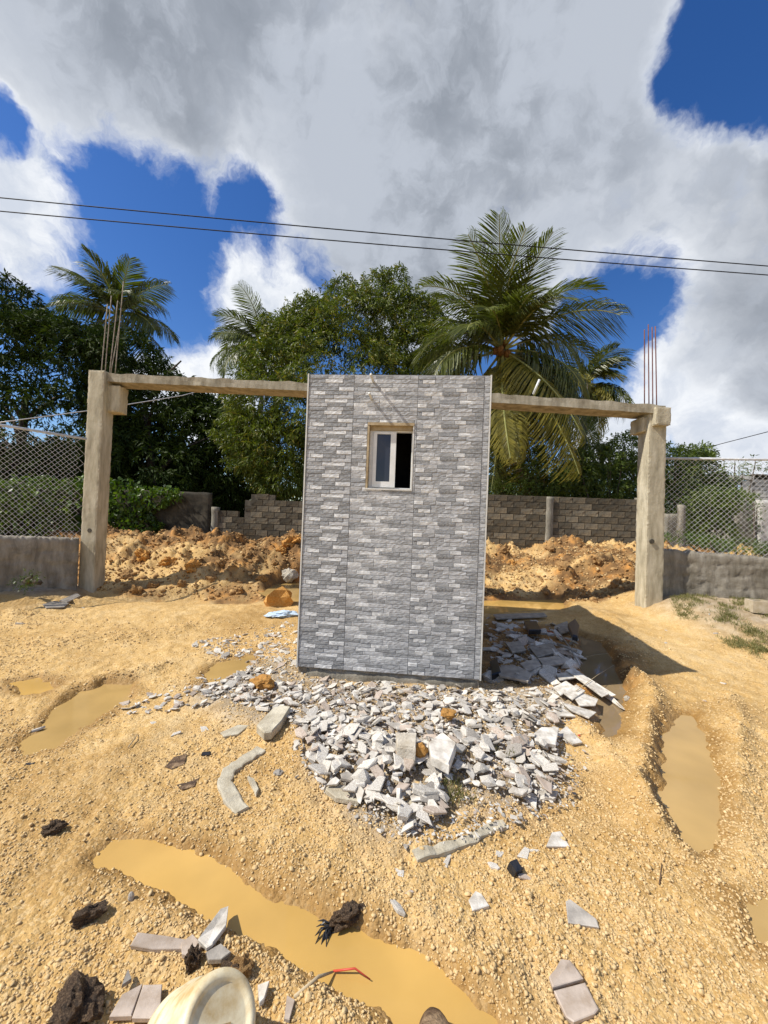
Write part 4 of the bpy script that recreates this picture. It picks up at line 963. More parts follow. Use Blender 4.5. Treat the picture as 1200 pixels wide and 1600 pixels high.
# ---------------------------------------------------------------- far house, walls
def far_house():
    y = 24; a = at(1130, 800, y); o = empty('house', (a.x, y, .3), 'unfinished pale concrete house far right behind the wire fence', 'house')
    def L_(px, py, yy=y): return at(px, py, yy)-Vector(o.location)
    def bx(nm, p0, p1, dep, m, fy=0, par=None):
        A, B = L_(*p0), L_(*p1); V, Fc = [], []; box(V, Fc, (min(A.x, B.x), fy, min(A.z, B.z)), (max(A.x, B.x), fy+dep, max(A.z, B.z))); return link(nm, pymesh(nm, V, Fc, m), par or o)
    wl_ = bx('front_wall', (1124, 750), (1174, 800), 3, m_housew)
    bx('window', (1149, 752), (1157, 768), .06, m_glass, -.04); bx('window_curtain', (1152, 758), (1156, 768), .03, m_bluec, -.08)
    bx('roof_edge', (1122, 742), (1176, 749.5), 3.1, m_housew, -.1)
    # block side wing: courses
    A, B = L_(1175, 748), L_(1260, 800); z = A.z; k = 0
    protos_ = [grid_box('block', .44, .15, .2, .22, .0, m_housew, smooth=False), ]
    for r_ in range(int((A.z-B.z)/.22)):
        for c_ in range(int((B.x-A.x)/.46)):
            link('block', protos_[0], o, (A.x+.25+c_*.46+(.2 if r_ % 2 else 0), .1, A.z-.22*(r_+1)))
    bx('wing_core', (1176, 750), (1275, 800), 2.5, m_renderd, .16)
    bx('wing_roof', (1174, 741), (1290, 746), 3.2, m_renderd, -.2)
far_house()
def slabwall(label, p0, p1, y, th, m, seed=1, name='far_wall', yw=0):
    A, B = at(*p0, y), at(*p1, y); w_ = abs(B.x-A.x); h_ = abs(A.z-B.z)
    o = link(name, grid_box(name, w_, th, h_+.3, max(.12, w_/14), .012, m, 3, .02, seed=seed), None, ((A.x+B.x)/2, y, min(A.z, B.z)-.3), (0, 0, yw)); tag(o, label, 'wall'); return o
slabwall('grey concrete wall with a diagonal stain behind the right wire fence', (1146, 780), (1182, 850), 13.5, .2, m_renderd, 3)
slabwall('white painted wall at the right edge behind the wire fence', (1183, 781), (1260, 852), 12.8, .2, m_housew, 4)
slabwall('low grey wall end beside the right gate post behind the fence', (1036, 802), (1064, 850), 12.0, .2, m_renderd, 5)
slabwall('pale broken pillar between bushes behind the right wire fence', (1061, 788), (1068, 842), 11.8, .2, m_render, 6, 'pillar')
# ---------------------------------------------------------------- wires
def wire(a, b, sag, r, label, ya, yb):
    A, B = at(*a, ya), at(*b, yb); d = B-A; A2, B2 = A-d*.8, B+d*.8; n = 40
    pts = [A2.lerp(B2, t/n)+Vector((0, 0, -sag*(1-(2*t/n-1)**2)+sag*.75)) for t in range(n+1)]
    o = tube_obj('power_line', pts, r, m_cable, None, 5); return tag(o, label, 'cable')
wire((0, 307), (1200, 414), .35, .016, 'upper of the two black power lines crossing the sky', 11.5, 12.5)
wire((0, 328), (1200, 428), .35, .016, 'lower of the two black power lines crossing the sky', 11.5, 12.5)
o = tube_obj('guy_wire', [at(-60, 668, 8.5), at(30, 656, 9), at(150, 640, 10), at(285, 618, 11.5), at(330, 606, 12)], .012, m_steel); tag(o, 'thin pale wire running past the left gate post over the fence', 'wire')
o = tube_obj('far_cable', [at(1090, 703, 22), at(1140, 690, 20), at(1210, 672, 18), at(1300, 650, 16)], .018, m_cable); tag(o, 'thin dark cable rising to the right edge above the far house', 'cable')
# ---------------------------------------------------------------- rubble
def shard_mesh(seed, m, thick=.10, n=None, top=None):
    r = random.Random(seed); n = n or r.randint(4, 6); a0 = r.uniform(0, 6.28); P = []
    el = r.uniform(.3, .8)
    for i in range(n):
        a = a0+(i+r.uniform(-.28, .28))*2*math.pi/n; q = r.uniform(.7, 1.1); P.append((math.cos(a)*q, math.sin(a)*q*el))
    V = []; th = thick
    for (x_, y_) in P: V.append((x_*.94, y_*.94, -th))
    for (x_, y_) in P: V.append((x_*1.0, y_*1.0, th*.5+r.uniform(-.2, .2)*th))
    for (x_, y_) in P: V.append((x_*.9, y_*.9, th+r.uniform(-.3, .3)*th))
    V.append((0, 0, th*r.uniform(.8, 1.4)))
    Fc = [tuple(range(n))[::-1]]
    for l in (0, n):
        for i in range(n): Fc.append((l+i, l+(i+1) % n, l+n+(i+1) % n, l+n+i))
    for i in range(n): Fc.append((2*n+i, 2*n+(i+1) % n, 3*n))
    return V, Fc
SH = []
for i in range(26):
    V, Fc = shard_mesh(i, None, random.choice((.05, .07, .10, .15))); m = m_shard if i % 4 != 3 else (m_shardg if i % 8 == 3 else m_shardp)
    if i % 13 == 5: m = m_shardp
    SH.append((pymesh('broken_tile', V, Fc, m), V, Fc, m))
CH = [rock_mesh('concrete_chunk', m_shard, (1, .8, .55), .55, 1, i+20, 1.6) for i in range(8)]
# local heightmap of the heap
HX0, HX1, HY0, HY1, HC = -2.6, 3.2, 1.6, 7.0, .03
hx = np.arange(HX0, HX1, HC); hy = np.arange(HY0, HY1, HC); HXX, HYY = np.meshgrid(hx, hy)
HM = height(HXX.ravel(), HYY.ravel(), False).reshape(HXX.shape)
def place(x_, y_, s_, flat=.12):
    i0, j0 = int((x_-HX0)/HC), int((y_-HY0)/HC); r_ = max(1, int(s_*.8/HC))
    if not (r_ < i0 < HM.shape[1]-r_-1 and r_ < j0 < HM.shape[0]-r_-1): return None
    sub = HM[j0-r_:j0+r_+1, i0-r_:i0+r_+1]
    z = float(sub.mean()*.7+sub.max()*.3); gx = float(sub[:, -1].mean()-sub[:, 0].mean())/(2*r_*HC); gy = float(sub[-1].mean()-sub[0].mean())/(2*r_*HC)
    HM[j0-r_:j0+r_+1, i0-r_:i0+r_+1] = np.maximum(sub, z+s_*flat*.55)
    return z, max(-.7, min(.7, gx)), max(-.7, min(.7, gy))
def zone_pts(poly, n, shade=0):
    xs, ys = zip(*poly); out_ = []
    while len(out_) < n:
        a, b = random.uniform(min(xs), max(xs)), random.uniform(min(ys), max(ys))
        ins = False
        for i in range(len(poly)):
            (x1, y1), (x2, y2) = poly[i], poly[(i+1) % len(poly)]
            if (y1 > b) != (y2 > b) and a < (x2-x1)*(b-y1)/(y2-y1)+x1: ins = not ins
        if ins: p = gnd(a, b); out_.append((p.x, p.y))
    return out_
zones = [  # pixel polygon, count, size range, label, group, individuals
 ([(300, 1085), (380, 1050), (470, 1052), (760, 1075), (890, 1068), (880, 1130), (800, 1170), (700, 1190), (600, 1210), (500, 1190), (440, 1140), (350, 1105)], 2000, (.016, .074), 'pale broken tile shard in the heap at the foot of the booth', 'tile shards heaped in front of the booth', 130),
 ([(470, 1150), (640, 1190), (760, 1180), (880, 1150), (880, 1240), (840, 1260), (700, 1240), (690, 1300), (640, 1320), (590, 1280), (500, 1240), (460, 1190)], 650, (.016, .088), 'whitish tile fragment on the near slope of the rubble heap', 'tile fragments on the near slope of the heap', 75),
 ([(310, 1000), (400, 985), (465, 960), (465, 1045), (400, 1060), (300, 1010)], 330, (.020, .07), 'small grey tile chip on the sand left of the booth', 'tile chips left of the booth', 28),
 ([(185, 1100), (290, 1075), (400, 1050), (420, 1075), (330, 1110), (200, 1115)], 130, (.018, .06), 'grey tile chip in the scattered trail running left from the heap', 'tile chips trailing left from the heap', 22),
 ([(760, 960), (880, 975), (905, 1010), (905, 1055), (860, 1065), (765, 1060)], 260, (.04, .17), 'flat tile slab lying in the shade right of the booth', 'tile slabs in the shade right of the booth', 40),
 ([(240, 1080), (330, 1050), (400, 1060), (420, 1120), (470, 1200), (560, 1290), (640, 1350), (780, 1310), (900, 1250), (930, 1150), (900, 1080), (860, 1080), (860, 1240), (640, 1310), (460, 1180), (420, 1110)], 420, (.007, .028), '', '', 0),
 ([(430, 1080), (900, 1080), (900, 1260), (640, 1340), (460, 1220)], 1500, (.006, .018), '', '', 0),
]
LM = {0: [(330, 1075, 'at the left end of the heap'), (420, 1085, 'beside the pinkish tan rock'), (500, 1065, 'under the left booth corner'), (590, 1070, 'round the metal loop at the booth foot'), (700, 1080, 'under the right booth corner'), (810, 1085, 'right of the black bag'),
  (870, 1120, 'toward the white planks'), (450, 1140, 'beside the thick concrete slab'), (540, 1130, 'left of the middle of the heap'), (640, 1130, 'in the middle of the heap'), (700, 1140, 'around the orange clod'), (790, 1150, 'near the square white block')],
 1: [(520, 1190, 'above the sandy slab at the lower left'), (580, 1230, 'right of the sandy slab'), (620, 1190, 'around the grey concrete chunk'), (690, 1200, 'against the big white lump'), (640, 1290, 'at the very foot of the heap'), (757, 1190, 'near the red scrap'), (770, 1230, 'among the weeds'), (850, 1230, 'near the ribbed white tile'), (860, 1180, 'below the square white block')],
 2: [(440, 975, 'next to the blue rag'), (360, 1000, 'above the small puddle'), (320, 1025, 'left of the small puddle'), (430, 1040, 'between the small puddle and the booth')],
 3: [(210, 1105, 'at the far left end of the trail'), (290, 1090, 'below the small puddle'), (390, 1065, 'where the trail meets the heap')],
 4: [(790, 1050, 'by the cracked grey slab'), (785, 980, 'at the back near the far puddle'), (835, 990, 'round the black plastic sheet'), (890, 1010, 'at the brink of the trench water'), (850, 1050, 'at the edge of the sunlight')]}
ZN = ['in front of the booth', 'on the near slope', 'left of the booth', 'in the trail running left', 'in the shade right of the booth']
def piece_label(zi, p, s_, s0, s1, m, chunk):
    best = min(LM[zi], key=lambda q: (Vector((gnd(q[0], q[1]).x, gnd(q[0], q[1]).y))-Vector(p)).length)
    kind = 'angular chunk' if chunk else {'pinkish_tile': 'pinkish tile shard', 'broken_tile_glaze': 'grey tile shard'}.get(m.name, 'pale tile shard')
    size = 'large' if s_ > s1*.86 else ('middling' if s_ > s1*.7 else 'small')
    return '%s %s %s' % (size, kind, best[2])
stuffV, stuffF, stuffM = [], [], []
for zi in (6, 5, 0, 1, 2, 3, 4):
    poly, n, (s0, s1), label, group, nind = zones[zi]
    pts = zone_pts(poly, n); szs = sorted([s0*(s1/s0)**(random.random()**2.2) for _ in range(n)])
    rest = n-nind
    for i, ((x_, y_), s_) in enumerate(zip(pts, szs)):
        r_ = place(x_, y_, s_)
        if r_ is None: continue
        z, gx, gy = r_
        rx, ry, rz = math.atan(gy)*.8+random.gauss(0, .28), -math.atan(gx)*.8+random.gauss(0, .28), random.uniform(0, 6.28)
        E = (Matrix.Rotation(rx, 4, 'X') @ Matrix.Rotation(ry, 4, 'Y') @ Matrix.Rotation(rz, 4, 'Z'))
        chunk = random.random() < .13
        if i >= rest:
            me = random.choice(CH) if chunk else random.choice(SH)[0]
            q = s_*.7 if chunk else s_; label = piece_label(zi, (x_, y_), s_, s0, s1, me.materials[0], chunk)
            o = link('broken_tile', me, None, (x_, y_, z+s_*.08), E.to_euler(), (q,)*3); tag(o, label, 'broken tile', group)
        else:
            me, V, Fc, m = random.choice(SH); b0 = len(stuffV)
            for v in V: stuffV.append((E @ (Vector(v)*s_))+Vector((x_, y_, z+s_*.08)))
            for f in Fc: stuffF.append(tuple(b0+k_ for k_ in f)); stuffM.append(0 if m is m_shard else (1 if m is m_shardg else 2))
o = link('tile_rubble', pymesh('tile_rubble', stuffV, stuffF, [m_shard, m_shardg, m_shardp], False, stuffM)); tag(o, 'fine chips of broken tile filling the rubble heap', 'rubble', kind='stuff')
# fine grey crumbs
pts = np.array(zone_pts(zones[0][0], 1500)+zone_pts(zones[1][0], 900)+zone_pts(zones[2][0], 300)+zone_pts(zones[4][0], 500))
tag(link('crumbs', pebbles('crumbs', pts[:, 0], pts[:, 1], rng.uniform(.004, .011, len(pts)), m_shardg, .7, 0, z=height(pts[:, 0], pts[:, 1])+.002)), 'grey grit between the tile shards', 'grit', kind='stuff')
# slabs placed by hand: outline in pixels, thickness
def slab(name, outline, thick, m, label, cat, tilt=(0, 0), lift=.0, zoff=.0, ridges=0, nseg=2):
    G_ = [ground_at(a, b, 8) for a, b in outline]; c = sum(G_, Vector())/len(G_); c.z = hz(c.x, c.y)+zoff+lift
    n = len(G_); V = []
    for (kz, sc_) in ((-thick, .97), (thick*.7, 1.0), (thick, .93)):
        for p in G_:
            q = Vector((p.x-c.x, p.y-c.y, 0))*sc_; zz = q.x*tilt[0]+q.y*tilt[1]+(p.z-c.z+lift+zoff)*.6
            V.append((q.x+mn.noise(q*30)*.004, q.y, zz+kz+thick+mn.noise(q*25+Vector((0, 0, 3)))*thick*.25))
    mid = Vector((sum(v[0] for v in V[2*n:])/n, sum(v[1] for v in V[2*n:])/n, sum(v[2] for v in V[2*n:])/n)); V.append(tuple(mid))
    Fc = [tuple(range(n))[::-1]]
    for l in (0, n):
        for i in range(n): Fc.append((l+i, l+(i+1) % n, l+n+(i+1) % n, l+n+i))
    for i in range(n): Fc.append((2*n+i, 2*n+(i+1) % n, 3*n))
    # make winding consistent
    me = pymesh(name, V, Fc, m)
    import bmesh
    bm = bmesh.new(); bm.from_mesh(me); bmesh.ops.recalc_face_normals(bm, faces=bm.faces); bm.to_mesh(me); bm.free()
    o = link(name, me, None, tuple(c)); return tag(o, label, cat)
def curved_slab(pts, wpx, thick, label, m=m_slab, name='concrete_strip'):
    G_ = [ground_at(a, b, 8) for a, b in pts]; c = G_[0].copy(); V = []; Fc = []
    dense = []
    for k in range(len(G_)-1):
        for t in range(4): dense.append(G_[k].lerp(G_[k+1], t/4))
    dense.append(G_[-1]); n = len(dense)
    for i, p in enumerate(dense):
        tn = (dense[min(n-1, i+1)]-dense[max(0, i-1)]); nr_ = Vector((-tn.y, tn.x, 0)).normalized(); w_ = wpx*(1+.22*mn.noise(Vector((i*.9, wpx*50, 0))))
        z = hz(p.x, p.y)
        for (a, b) in ((-1, -thick), (-1, thick*.8), (-.8, thick), (.8, thick*1.05), (1, thick*.8), (1, -thick)):
            q = Vector((p.x, p.y, z))+nr_*(a*w_/2); V.append((q.x-c.x+mn.noise(q*30)*.006, q.y-c.y+mn.noise(q*30+Vector((5, 5, 5)))*.006, z-c.z+b+mn.noise(q*22)*.003))
    for i in range(n-1):
        for k in range(5): a = i*6+k; Fc.append((a, a+1, a+7, a+6))
    Fc.append(tuple(range(6))); Fc.append(tuple((n-1)*6+k for k in range(6))[::-1])
    me = pymesh(name, V, Fc, m)
    import bmesh
    bm = bmesh.new(); bm.from_mesh(me); bmesh.ops.recalc_face_normals(bm, faces=bm.faces); bm.to_mesh(me); bm.free()
    return tag(link(name, me, None, tuple(c)), label, 'concrete piece')
curved_slab([(408, 1172), (380, 1190), (358, 1205), (350, 1225), (362, 1248), (378, 1270)], .075, .014, 'curved strip of old concrete half sunk in the sand left of the heap')
slab('concrete_slab', [(400, 1150), (432, 1112), (454, 1114), (440, 1140), (424, 1160), (412, 1162)], .028, m_slab, 'thick squarish concrete slab at the left edge of the rubble heap', 'concrete slab', lift=.01)
slab('concrete_slab', [(386, 1218), (396, 1222), (404, 1240), (400, 1248)], .012, m_slab, 'small grey sliver of concrete beside the curved strip', 'concrete slab')
curved_slab([(648, 1340), (690, 1328), (740, 1314), (768, 1296), (788, 1290)], .05, .016, 'long curved grey kerb strip at the front of the rubble heap')
slab('broken_tile', [(854, 1325), (862, 1303), (876, 1302), (890, 1326)], .006, m_shard, 'white triangular tile piece alone on the sand right of the black box', 'broken tile')
slab('broken_tile', [(732, 1410), (742, 1398), (752, 1402), (765, 1420), (738, 1426)], .007, m_shard, 'white tile piece lying alone right of the long puddle', 'broken tile')
slab('broken_tile', [(884, 1412), (890, 1408), (932, 1440), (936, 1454), (888, 1444)], .006, m_shardg, 'pointed grey tile piece below the white triangular one', 'broken tile')
slab('tile_slab', [(857, 1535), (868, 1522), (876, 1506), (890, 1508), (898, 1518), (912, 1540), (864, 1552)], .007, m_shardp, 'upper half of the cracked brown tile at the bottom right', 'broken tile', lift=.006)
slab('tile_slab', [(865, 1555), (913, 1543), (936, 1582), (930, 1590), (896, 1604), (884, 1596)], .007, m_shardp, 'lower half of the cracked brown tile at the bottom right', 'broken tile', lift=.003)
slab('broken_tile', [(833, 1237), (872, 1243), (868, 1255), (840, 1252)], .009, m_shard, 'ribbed white tile piece on the lower right of the heap', 'broken tile', lift=.008)
slab('broken_tile', [(818, 1235), (840, 1250), (838, 1268), (820, 1252)], .008, m_shard, 'narrow white tile piece leaning under the ribbed one', 'broken tile', lift=.008)
slab('broken_tile', [(833, 1160), (845, 1150), (873, 1152), (868, 1180), (836, 1172)], .014, m_shard, 'square white tile block on the right of the heap', 'broken tile', lift=.04)
slab('broken_tile', [(870, 1150), (885, 1138), (910, 1165), (895, 1168)], .008, m_shard, 'long white tile piece at the right tip of the heap', 'broken tile', lift=.01)
slab('broken_tile', [(668, 1192), (690, 1172), (712, 1195), (700, 1232), (672, 1215)], .03, m_shard, 'big white lump of broken tile in the middle of the heap', 'broken tile', lift=.07)
slab('broken_tile', [(617, 1180), (650, 1178), (648, 1208), (620, 1205)], .04, m_stone, 'rough grey concrete chunk beside the white lump', 'concrete chunk', lift=.06)
slab('broken_tile', [(505, 1240), (530, 1232), (570, 1248), (560, 1262), (524, 1256)], .014, m_slab, 'sandy pale slab at the lower left of the heap', 'broken tile', lift=.01)
slab('broken_tile', [(620, 1262), (650, 1256), (656, 1284), (628, 1288)], .012, m_slab, 'cream square tile piece at the foot of the heap', 'broken tile', lift=.008)
for (ol, lb, lf) in [([(884, 1060), (895, 1055), (952, 1104), (941, 1108)], 'longest white tile plank pointing at the trench water', .075), ([(896, 1056), (905, 1058), (962, 1100), (953, 1103)], 'thin white tile plank beside the longest one', .06),
    ([(868, 1062), (892, 1060), (900, 1068), (874, 1072)], 'short white tile plank crossing behind the long ones', .05), ([(864, 1084), (884, 1072), (898, 1082), (876, 1096)], 'white tile plank at the left of the plank pile', .045),
    ([(880, 1094), (900, 1080), (914, 1090), (894, 1104)], 'second white tile plank left of the long ones', .05), ([(896, 1098), (906, 1090), (934, 1104), (930, 1112), (905, 1112)], 'wide white tile plank under the long ones', .035),
    ([(878, 1104), (905, 1112), (932, 1122), (920, 1128), (892, 1116)], 'lowest white tile plank of the pile by the water', .02), ([(860, 1122), (880, 1112), (900, 1122)], 'small pointed white tile in front of the plank pile', .012)]:
    slab('tile_plank', ol, .006, m_shard, lb, 'broken tile', lift=lf)
slab('tile_plank', [(942, 1094), (950, 1090), (976, 1112), (968, 1112)], .005, m_shard, 'thin white tile plank tipping into the trench water', 'broken tile', lift=.04)
for (ol, lb) in [([(790, 1012), (812, 1008), (822, 1024), (800, 1028)], 'grey slab in the middle of the shaded rubble'), ([(826, 1018), (862, 1010), (872, 1026), (840, 1036)], 'broad grey slab in the shaded rubble'), ([(770, 965), (850, 962), (855, 968), (775, 972)], 'long thin grey slab at the back of the shaded rubble'),
    ([(840, 1038), (880, 1030), (888, 1044), (850, 1050)], 'pale slab at the front of the shaded rubble'), ([(868, 982), (886, 975), (892, 990), (876, 996)], 'small grey slab above the black sheet'), ([(812, 1044), (838, 1036), (846, 1048), (822, 1056)], 'grey slab behind the cracked grey slab')]:
    slab('broken_tile', ol, .01, m_shardg, lb, 'broken tile', lift=.035)
slab('broken_tile', [(775, 1054), (800, 1048), (832, 1062), (825, 1075), (780, 1066)], .012, m_shardg, 'cracked grey slab just right of the booth corner', 'broken tile', lift=.05)
slab('broken_tile', [(344, 1148), (372, 1134), (390, 1134), (372, 1150), (350, 1154)], .007, m_slab, 'flat cream stone on the sand left of the concrete slab', 'broken tile')
slab('slate_piece', [(66, 945), (84, 940), (108, 945), (100, 952), (72, 952)], .012, m_shardg, 'grey slab piece near the left gate post', 'broken tile')
slab('slate_piece', [(92, 940), (120, 930), (126, 934), (104, 944)], .012, m_shardg, 'second grey slab leaning behind the one near the left post', 'broken tile', lift=.01)
rock(410, 1075, .09, m_clodo, 'pinkish tan rock at the left end of the rubble heap', 'rock', (1, .8, .6), .5, 3, 'rock', .9)
rock(700, 1130, .05, m_clodo, 'orange clod lying among the tile shards', 'clod', (1, .8, .7), .4, 6, 'clod', 1.8); rock(655, 1195, .045, m_clodo, 'small orange clod beside the grey concrete chunk', 'clod', (1, .8, .9), .4, 7, 'clod', 2.2)
rock(435, 1190+20, .03, m_shardg, 'grey stone at the lower left foot of the heap', 'stone', (1, .8, .7), .3, 9)
# isolated small pieces
CHL = [(160, 1100, 'beside the left puddle'), (235, 1090, 'between the left puddle and the heap'), (320, 1140, 'left of the flat cream stone'), (315, 1060, 'at the small puddle'), (240, 1130, 'below the trail of chips'), (275, 1147, 'above the flat black plastic piece'), (825, 1333, 'left of the white triangular piece'), (772, 1350, 'left of the black box'), (700, 1345, 'below the kerb strip'), (640, 1395, 'on the gravel above the puddle'),
  (820, 1372, 'right under the black box'), (850, 1180, 'under the square white block'), (1130, 1068, 'in the sun beyond the rut puddle'), (1100, 1095, 'at the head of the rut puddle'), (1100, 1295, 'at the foot of the rut puddle'), (60, 1140, 'at the left end of the left puddle'), (1040, 985, 'by the right gate post'), (1108, 960, 'in the grass'), (1118, 995, 'at the edge of the grass'), (1160, 1010, 'at the right edge of the grass'), (30, 975, 'on the far left sand'), (130, 950, 'near the left gate post'), (690, 1320, 'above the kerb strip'), (625, 1365, 'below the left end of the kerb strip'), (785, 1335, 'at the right end of the kerb strip')]
iso = [(160, 1100), (235, 1085), (320, 1140), (315, 1060), (240, 1130), (275, 1147), (820, 1335), (835, 1330), (772, 1355), (700, 1345), (640, 1395), (622, 1420), (820, 1372), (850, 1180), (1130, 1068), (1100, 1095), (1100, 1295), (60, 1140), (1040, 985), (1108, 960), (1118, 990), (1155, 1010), (30, 975), (130, 950), (625, 1365), (690, 1320), (780, 1335)]
for i, (a, b) in enumerate(iso):
    p = ground_at(a, b, 8); s_ = random.uniform(.02, .045)*(1+p.y*.08)
    o = link('stone_chip', random.choice(SH)[0], None, (p.x, p.y, p.z+s_*.08), (random.gauss(0, .15), random.gauss(0, .15), random.uniform(0, 6)), (s_,)*3); tag(o, 'stray pale chip %s' % near(a, b, CHL), 'stone chip', 'stray chips on the yellow soil')
# dark lumps
def lump(px, py, s_, shape, label, rot, seed, m=m_char, name='charred_wood', lift=.6):
    return rock(px, py, s_, m, label, 'wood lump', shape, .6, seed, name, lift, rot, 4)
lump(82, 1300, .042, (1, .6, .7), 'dark lump of rotten wood on the sand above the long puddle', .3, 2)
lump(138, 1436, .046, (1, .55, .6), 'dark split lump of wood left of the long puddle', .7, 5)
lump(545, 1440, .058, (1, .55, .6), 'dark brown clump of wet roots standing in the puddle', .5, 8, name='root_clump')
lump(120, 1592, .07, (.8, .9, .8), 'large dark wet log end at the bottom left corner', .4, 12)
lump(300, 1512, .035, (.6, .6, 1.2), 'dark rotten stub beside the tile pieces above the bucket', .1, 14, name='wood_stub')
lump(360, 1525, .04, (1, .6, .6), 'dark clod in the shade behind the bucket rim', .1, 18, name='dark_clod')
rock(375, 1520, .035, m_clodb, 'brown clod just behind the bucket', 'clod', (1, .8, .8), .5, 19, 'clod', .5)
p0 = ground_at(520, 1455, 5)
V, Fc = [], []
for k in range(22):
    a = random.uniform(2.4, 4.4); l = random.uniform(.03, .10); tube(V, Fc, [(random.uniform(0, .03), random.uniform(-.02, .03), .012), (math.cos(a)*l*.5, math.sin(a)*l*.5, random.uniform(.01, .03)), (math.cos(a+.3)*l, math.sin(a+.3)*l, .004)], [.004, .003, .001], 5)
o = link('root_strands', pymesh('root_strands', V, Fc, m_black), None, tuple(p0)); tag(o, 'black stringy roots spread from the clump in the puddle', 'roots')
# twigs
def twig(a, b, r, m, label, name='twig', lift=.008, cat='twig', mid=None):
    A, B = ground_at(*a, 5), ground_at(*b, 5); A.z = max(A.z, -.02)+lift; B.z = max(B.z, -.02)+lift; Mi = A.lerp(B, .5)+Vector((.01, .01, .012))
    return tag(tube_obj(name, [A, Mi, B], [r, r*.9, r*.5], m, None, 6), label, cat)
twig((460, 1562), (520, 1533), .006, m_wood, 'pale stripped stick ending at the red tape by the puddle')
twig((520, 1532), (578, 1548), .0035, m_red, 'red strip trailing into the near end of the long puddle', 'red_strip', cat='strip')
twig((200, 1170), (214, 1148), .004, m_wood, 'thin dry twig on the sand left of the heap')
twig((900, 1092), (958, 1058), .003, m_wood, 'thin curved twig arching over the trench water', lift=.07)
twig((905, 1036), (952, 1031), .003, m_wood, 'pale straight twig floating on the trench water', lift=.03)
twig((838, 985), (890, 1008), .006, m_red, 'red cord on the shaded rubble right of the booth', 'cord', .05, 'cord')
twig((878, 1002), (906, 1050), .012, m_shardg, 'grey batten leaning along the shaded rubble edge', 'batten', .06, 'batten')
twig((870, 1018), (905, 1040), .016, m_shardg, 'second pale batten on the shaded rubble', 'batten', .09, 'batten')
twig((1030, 1345+40), (1034, 1352), .003, m_char, 'dark bent twig at the right side of the sand')
# black box, black bits, red bits, cloth
def small_box(px, py, s_, m, label, name, cat, rot=.4, tilt=.3, lift=.5):
    p = ground_at(px, py, 6); o = link(name, grid_box(name, s_[0], s_[1], s_[2], min(s_)/2, .001, m, 9, .003, smooth=False), None, (p.x, p.y, p.z-.004), (tilt, tilt*.4, rot)); return tag(o, label, cat)
small_box(802, 1362, (.05, .045, .045), m_black, 'small black plastic box on the sand below the heap', 'black_box', 'box', .5)
small_box(322, 1178, (.055, .03, .012), m_black, 'small flat black plastic piece on the sand left of the heap', 'plastic_piece', 'plastic piece', .2, .1)
small_box(47, 1194, (.05, .018, .012), m_black, 'thin black plastic piece at the left edge below the shallow puddle', 'plastic_piece', 'plastic piece', .3, .1)
slab('black_bag', [(765, 1045), (776, 1040), (782, 1062), (768, 1068)], .03, m_black, 'crumpled black bag at the right corner of the booth', 'bag', lift=.03)
slab('black_sheet', [(886, 995), (898, 987), (905, 1000), (902, 1020), (894, 1016)], .03, m_black, 'black plastic sheet poking up beside the trench water', 'plastic sheet', lift=.12)
slab('black_sheet', [(818, 985), (838, 985), (845, 1000), (826, 1000)], .03, m_black, 'dark grey plastic sheet lying on the shaded rubble', 'plastic sheet', lift=.08)
rock(757, 1181, .012, m_red, 'small red plastic scrap on the middle of the heap', 'plastic scrap', (1, .7, .6), .2, 3, 'red_scrap', 5.5, sub=2)
rock(905, 1150, .010, m_red, 'tiny red bottle cap on the sand right of the heap', 'bottle cap', (1, .9, .5), .1, 4, 'bottle_cap', 1, sub=2)
rock(442, 964, .15, m_bluec, 'pale blue rag lying against the left side of the booth', 'rag', (1.2, .6, .32), .5, 21, 'cloth', .9, .2, 4)
rock(440, 945, .22, m_clodo, 'angular orange brown block of earth standing left of the booth', 'clay lump', (1.1, .6, .8), .75, 33, 'clay_lump', .35, .5, 2)
rock(1040, 1195-190, .02, m_shard, 'white pebble on the sand by the right gate post', 'pebble', seed=7, name='pebble')
rock(980, 1093, .03, m_stone, 'rounded pale stone at the end of the trench', 'stone', (1, .9, .8), .3, 11)
rock(205, 1405, .018, m_shardg, 'short grey plug of stone at the left bank of the long puddle', 'stone', (.6, .6, 1.2), .15, 13)
slab('brown_leaf', [(258, 1200), (272, 1184), (292, 1180), (288, 1195), (268, 1203)], .004, m_char, 'brown leaf litter patch left of the concrete strip', 'leaf litter')
slab('brown_leaf', [(276, 1228), (300, 1222), (312, 1216), (304, 1230), (284, 1236)], .004, m_char, 'second brown leaf scrap below the first one', 'leaf litter')
# metal bracket at the booth foot
a_, b_ = ground_at(578, 1062, 8), ground_at(606, 1062, 8); zt = .19
tag(tube_obj('metal_bracket', [a_+Vector((0, 0, .05)), a_+Vector((0, .02, .12)), b_+Vector((0, .02, .12)), b_+Vector((0, 0, .05))], .005, m_steel), 'small bent metal loop in the rubble at the booth foot', 'metal loop')
# tile pieces round the bucket
slab('broken_tile', [(203, 1484), (215, 1462), (262, 1470), (298, 1476), (288, 1490), (240, 1490)], .007, m_shardp, 'long pinkish tile strip above the bucket', 'broken tile', lift=.004)
slab('broken_tile', [(308, 1486), (322, 1466), (344, 1442), (356, 1440), (354, 1462), (332, 1492), (322, 1498)], .008, m_shard, 'pale long tile propped at the bank of the long puddle', 'broken tile', lift=.022)
slab('broken_tile', [(282, 1482), (300, 1468), (318, 1484), (300, 1505), (284, 1500)], .008, m_shardp, 'short pinkish tile piece between the strip and the pale tile', 'broken tile', lift=.008)
slab('broken_tile', [(320, 1500), (345, 1485), (362, 1498), (345, 1512), (326, 1512)], .008, m_shardg, 'grey tile piece leaning behind the bucket', 'broken tile', lift=.012)
slab('broken_tile', [(170, 1600), (190, 1565), (222, 1550), (205, 1600)], .008, m_shardp, 'pinkish tile piece at the bottom edge left of the bucket', 'broken tile', lift=.01)
